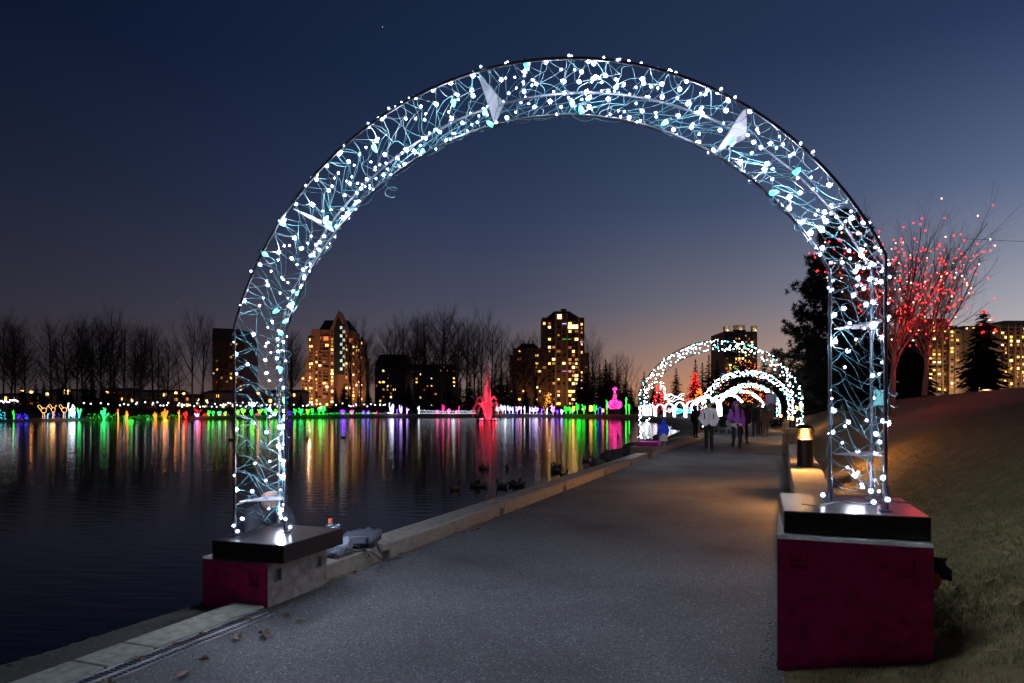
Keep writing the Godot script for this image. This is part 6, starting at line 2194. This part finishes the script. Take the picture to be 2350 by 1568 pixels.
	for k in 26:
		var y := rng.randf_range(1.0, 2.6)
		var a := rng.randf() * TAU
		b.tube(PackedVector3Array([Vector3(0, y - 0.3, 0), Vector3(cos(a) * 1.1, y + 0.4, sin(a) * 1.1)]), 0.02, 3, false)
	obj("trunk", b, M.far_bark, pink)
	var places := []
	for k in 420:
		var y := rng.randf_range(0.95, 2.55)
		var r := 1.35 * sqrt(maxf(0.0, 1.0 - pow((y - 1.7) / 0.95, 2.0)))
		if k > 300:
			y = rng.randf_range(2.4, 4.9)
			r = 0.42 * (5.2 - y) / 2.8 + (0.3 if y > 4.3 else 0.0)
		var a := rng.randf() * TAU
		places.append(Transform3D(Basis(), Vector3(cos(a) * r * rng.randf_range(0.6, 1), y, sin(a) * r * rng.randf_range(0.6, 1))))
	many("string_lights", make_bulb_mesh(M.tree_pink, 0.05, 0.1, 5, false), places, pink)
	# outline figures behind the hoops
	for q in [[1546, 905, 46, 16, 118, "white", "white outline light figure like leaping deer above the hoops"], [1558, 937, 50, 12, 108, "cyan", "low blue-green wave of lights between the hoops"], [1588, 936, 26, 13, 106, "blue", "low blue wave of lights right of the blue-green one"], [1536, 938, 34, 4, 110, "red", "red light band behind the hoops"]]:
		var at := spot(q[0], q[1] + q[3], q[4])
		var f := thing("light_figure", q[6], "light figure", at)
		b = Buf.new()
		var w: float = q[2] / F * q[4]
		var h: float = q[3] / F * q[4]
		for k in 5:
			var pts := PackedVector3Array()
			for m in 12: pts.append(Vector3(w * (m / 11.0 - 0.5), h * (0.15 + 0.18 * k + 0.22 * sin(m * 0.9 + k * 1.3)), 0.1 * k) + wob(0.08))
			b.tube(smooth(pts, 2), 0.035, 4)
		obj("light_tube", b, hue(q[5]), f)
	for q in [[1836, 941, 16, 60, "yellow strip light among the dark trees beyond the second arch's right leg"]]:
		var f := thing("light_figure", q[4], "light figure", spot(q[0], q[1], q[3]))
		b = Buf.new()
		for k in 4: b.tube(PackedVector3Array([Vector3(-0.3, k * 0.09, 0), Vector3(0.3, 0.05 + k * 0.09, 0)]), 0.02, 4)
		obj("light_tube", b, glow(0.9, 0.8, 0.12, 1.6), f)

func make_birds_and_stones() -> void:
	rng.seed = 61
	var parts_ := []
	var b := Buf.new()
	nets(b, [[Vector3(0, 0.05, -0.13), Vector3(0, 0.06, 0.1), 0.075, 0.07], [Vector3(0, 0.07, -0.13), Vector3(0, 0.13, -0.25), 0.05, 0.012]], 0.016, 0.015)
	parts_.append(["body", b, mat(0.05, 0.042, 0.036, 0.7)])
	b = Buf.new()
	nets(b, [[Vector3(0, 0.07, 0.12), Vector3(0, 0.19, 0.16), 0.038, 0.03], [Vector3(0, 0.2, 0.165), Vector3(0, 0.2, 0.18), 0.042, 0.038]], 0.012, 0.012)
	parts_.append(["neck_and_head", b, mat(0.012, 0.02, 0.014, 0.5)])
	b = Buf.new()
	b.tube(PackedVector3Array([Vector3(0, 0.19, 0.205), Vector3(0, 0.183, 0.26)]), PackedFloat32Array([0.018, 0.012]), 6)
	parts_.append(["bill", b, mat(0.25, 0.16, 0.02, 0.5)])
	for s in [-1.0, 1.0]:
		b = Buf.new()
		nets(b, [[Vector3(0.065 * s, 0.085, 0.06), Vector3(0.045 * s, 0.1, -0.17), 0.035, 0.014]], 0.014, 0.01)
		parts_.append(["wing", b, mat(0.11, 0.10, 0.095, 0.7)])
	var proto: Node3D = null
	for q in [[1045, 1125, 1.2, "duck with a pale flank alone at the left of the group on the water"], [1091, 1118, 0.4, "small dark duck, left of a close pair"], [1103, 1118, -0.5, "small dark duck, right of a close pair"], [1151, 1119, 2.0, "duck midway between the close pair and the group by the kerb"], [1182, 1115, 0.9, "duck upright near the kerb, nearest the red reflection"], [1190, 1117, 2.4, "duck with a pale wing right against the kerb"], [1106, 1077, 0.2, "distant duck in the red reflection, left one"], [1117, 1076, 1.4, "distant duck in the red reflection, right one"], [1164, 1076, 0.0, "distant duck between the red and the first golden reflection"], [1270, 1078, 1.8, "duck in the golden reflection, left one"], [1278, 1072, 2.6, "duck in the golden reflection, right one"], [1279, 1085, 0.6, "duck in the golden reflection, nearest the kerb"], [1295, 1094, 1.2, "duck half hidden by the kerb"], [1374, 1060, 0.9, "duck near the dark bank, left one"], [1394, 1058, 2.2, "duck near the dark bank, right one"], [1418, 1003, 1.5, "far dark duck crossing the pink reflection"], [1445, 1002, 1.5, "far dark duck right of the pink reflection"], [530, 1010, 1.0, "far tiny duck left of the left arch leg"], [705, 1008, 1.6, "far tiny duck right of the left arch leg"], [788, 1005, 0.8, "far tiny duck in the golden tower reflection"]]:
		var w := on_level(q[0], q[1], WATER)
		var at := Vector3(w.x, WATER, w.y)
		if lake_distance(w) > -0.25: at += along(0, -0.5, 0)
		if proto == null:
			proto = thing("duck", q[3], "duck", at, q[2] * 2.0, "ducks on the water")
			for p in parts_: obj(p[0], p[1], p[2], proto)
			proto.scale = Vector3.ONE * 0.85
		else: copy(proto, at, q[2] * 2.0, Vector3.ONE * rng.randf_range(0.78, 0.95), q[3])
	# rocks along the near bank by the second arch
	var f := FastNoiseLite.new()
	f.frequency = 1.1
	var rocks := []
	for k in 3:
		b = Buf.new()
		b.ball(Vector3.ZERO, Vector3(1, 0.62, 0.8), 9, 12)
		for i in b.v.size(): b.v[i] *= 1.0 + 0.35 * f.get_noise_3dv(b.v[i] * 1.3 + Vector3.ONE * k * 9.0)
		rocks.append(b.mesh())
		rocks[k].surface_set_material(0, M.stone)
	for q in [[1392, 1050, 0.35], [1408, 1046, 0.45], [1424, 1042, 0.38], [1436, 1033, 0.3], [1448, 1027, 0.42], [1460, 1024, 0.3], [1416, 1054, 0.34], [1476, 1016, 0.32], [1490, 1012, 0.28], [1372, 1062, 0.3], [1508, 1004, 0.34], [1516, 992, 0.3]]:
		var w := on_level(q[0], q[1], WATER + 0.1)
		var m := put("rock", rocks[rng.randi() % 3], self, Transform3D(Basis(Vector3.UP, rng.randf() * TAU).scaled(Vector3.ONE * q[2]), Vector3(w.x, WATER + 0.08, w.y)))
		tag(m, "dark rock on the bank beside the second arch's left plinth", "rock", "rocks on the bank by the second arch")
	# two stars
	for q in [[878, 62, 0.42, "bright white star high in the sky left of the arch's crown"], [406, 695, 0.26, "faint reddish point of light low in the left sky"]]:
		b = Buf.new()
		b.ball(Vector3.ZERO, Vector3.ONE * q[2], 4, 6)
		var m := obj("star", b, glow(1.0, 0.95, 0.9, 2.5) if q[2] > 0.3 else glow(1.0, 0.2, 0.15, 1.2), self, spot(q[0], q[1], 1200))
		tag(m, q[3], "star")


func _ready() -> void:
	rng.seed = 7
	make_camera()
	make_sky()
	make_materials()
	make_lake()
	make_ground()
	make_edges()
	make_buildings()
	rng.seed = 21
	make_near_trees()
	make_far_trees()
	rng.seed = 33
	make_arches()
	for q in [[13.94, "nearest bollard lamp on the low wall, its louvred head glowing amber", 14.5], [36.5, "second bollard lamp on the low wall, behind the plinth of the second arch", 13.0], [56.0, "farthest bollard lamp on the low wall", 13.0]]: bollard(q[0], q[1], q[2])
	make_displays()
	make_fountain()
	make_far_right()
	make_people()
	make_bags()
	make_birds_and_stones()
	make_leaves()
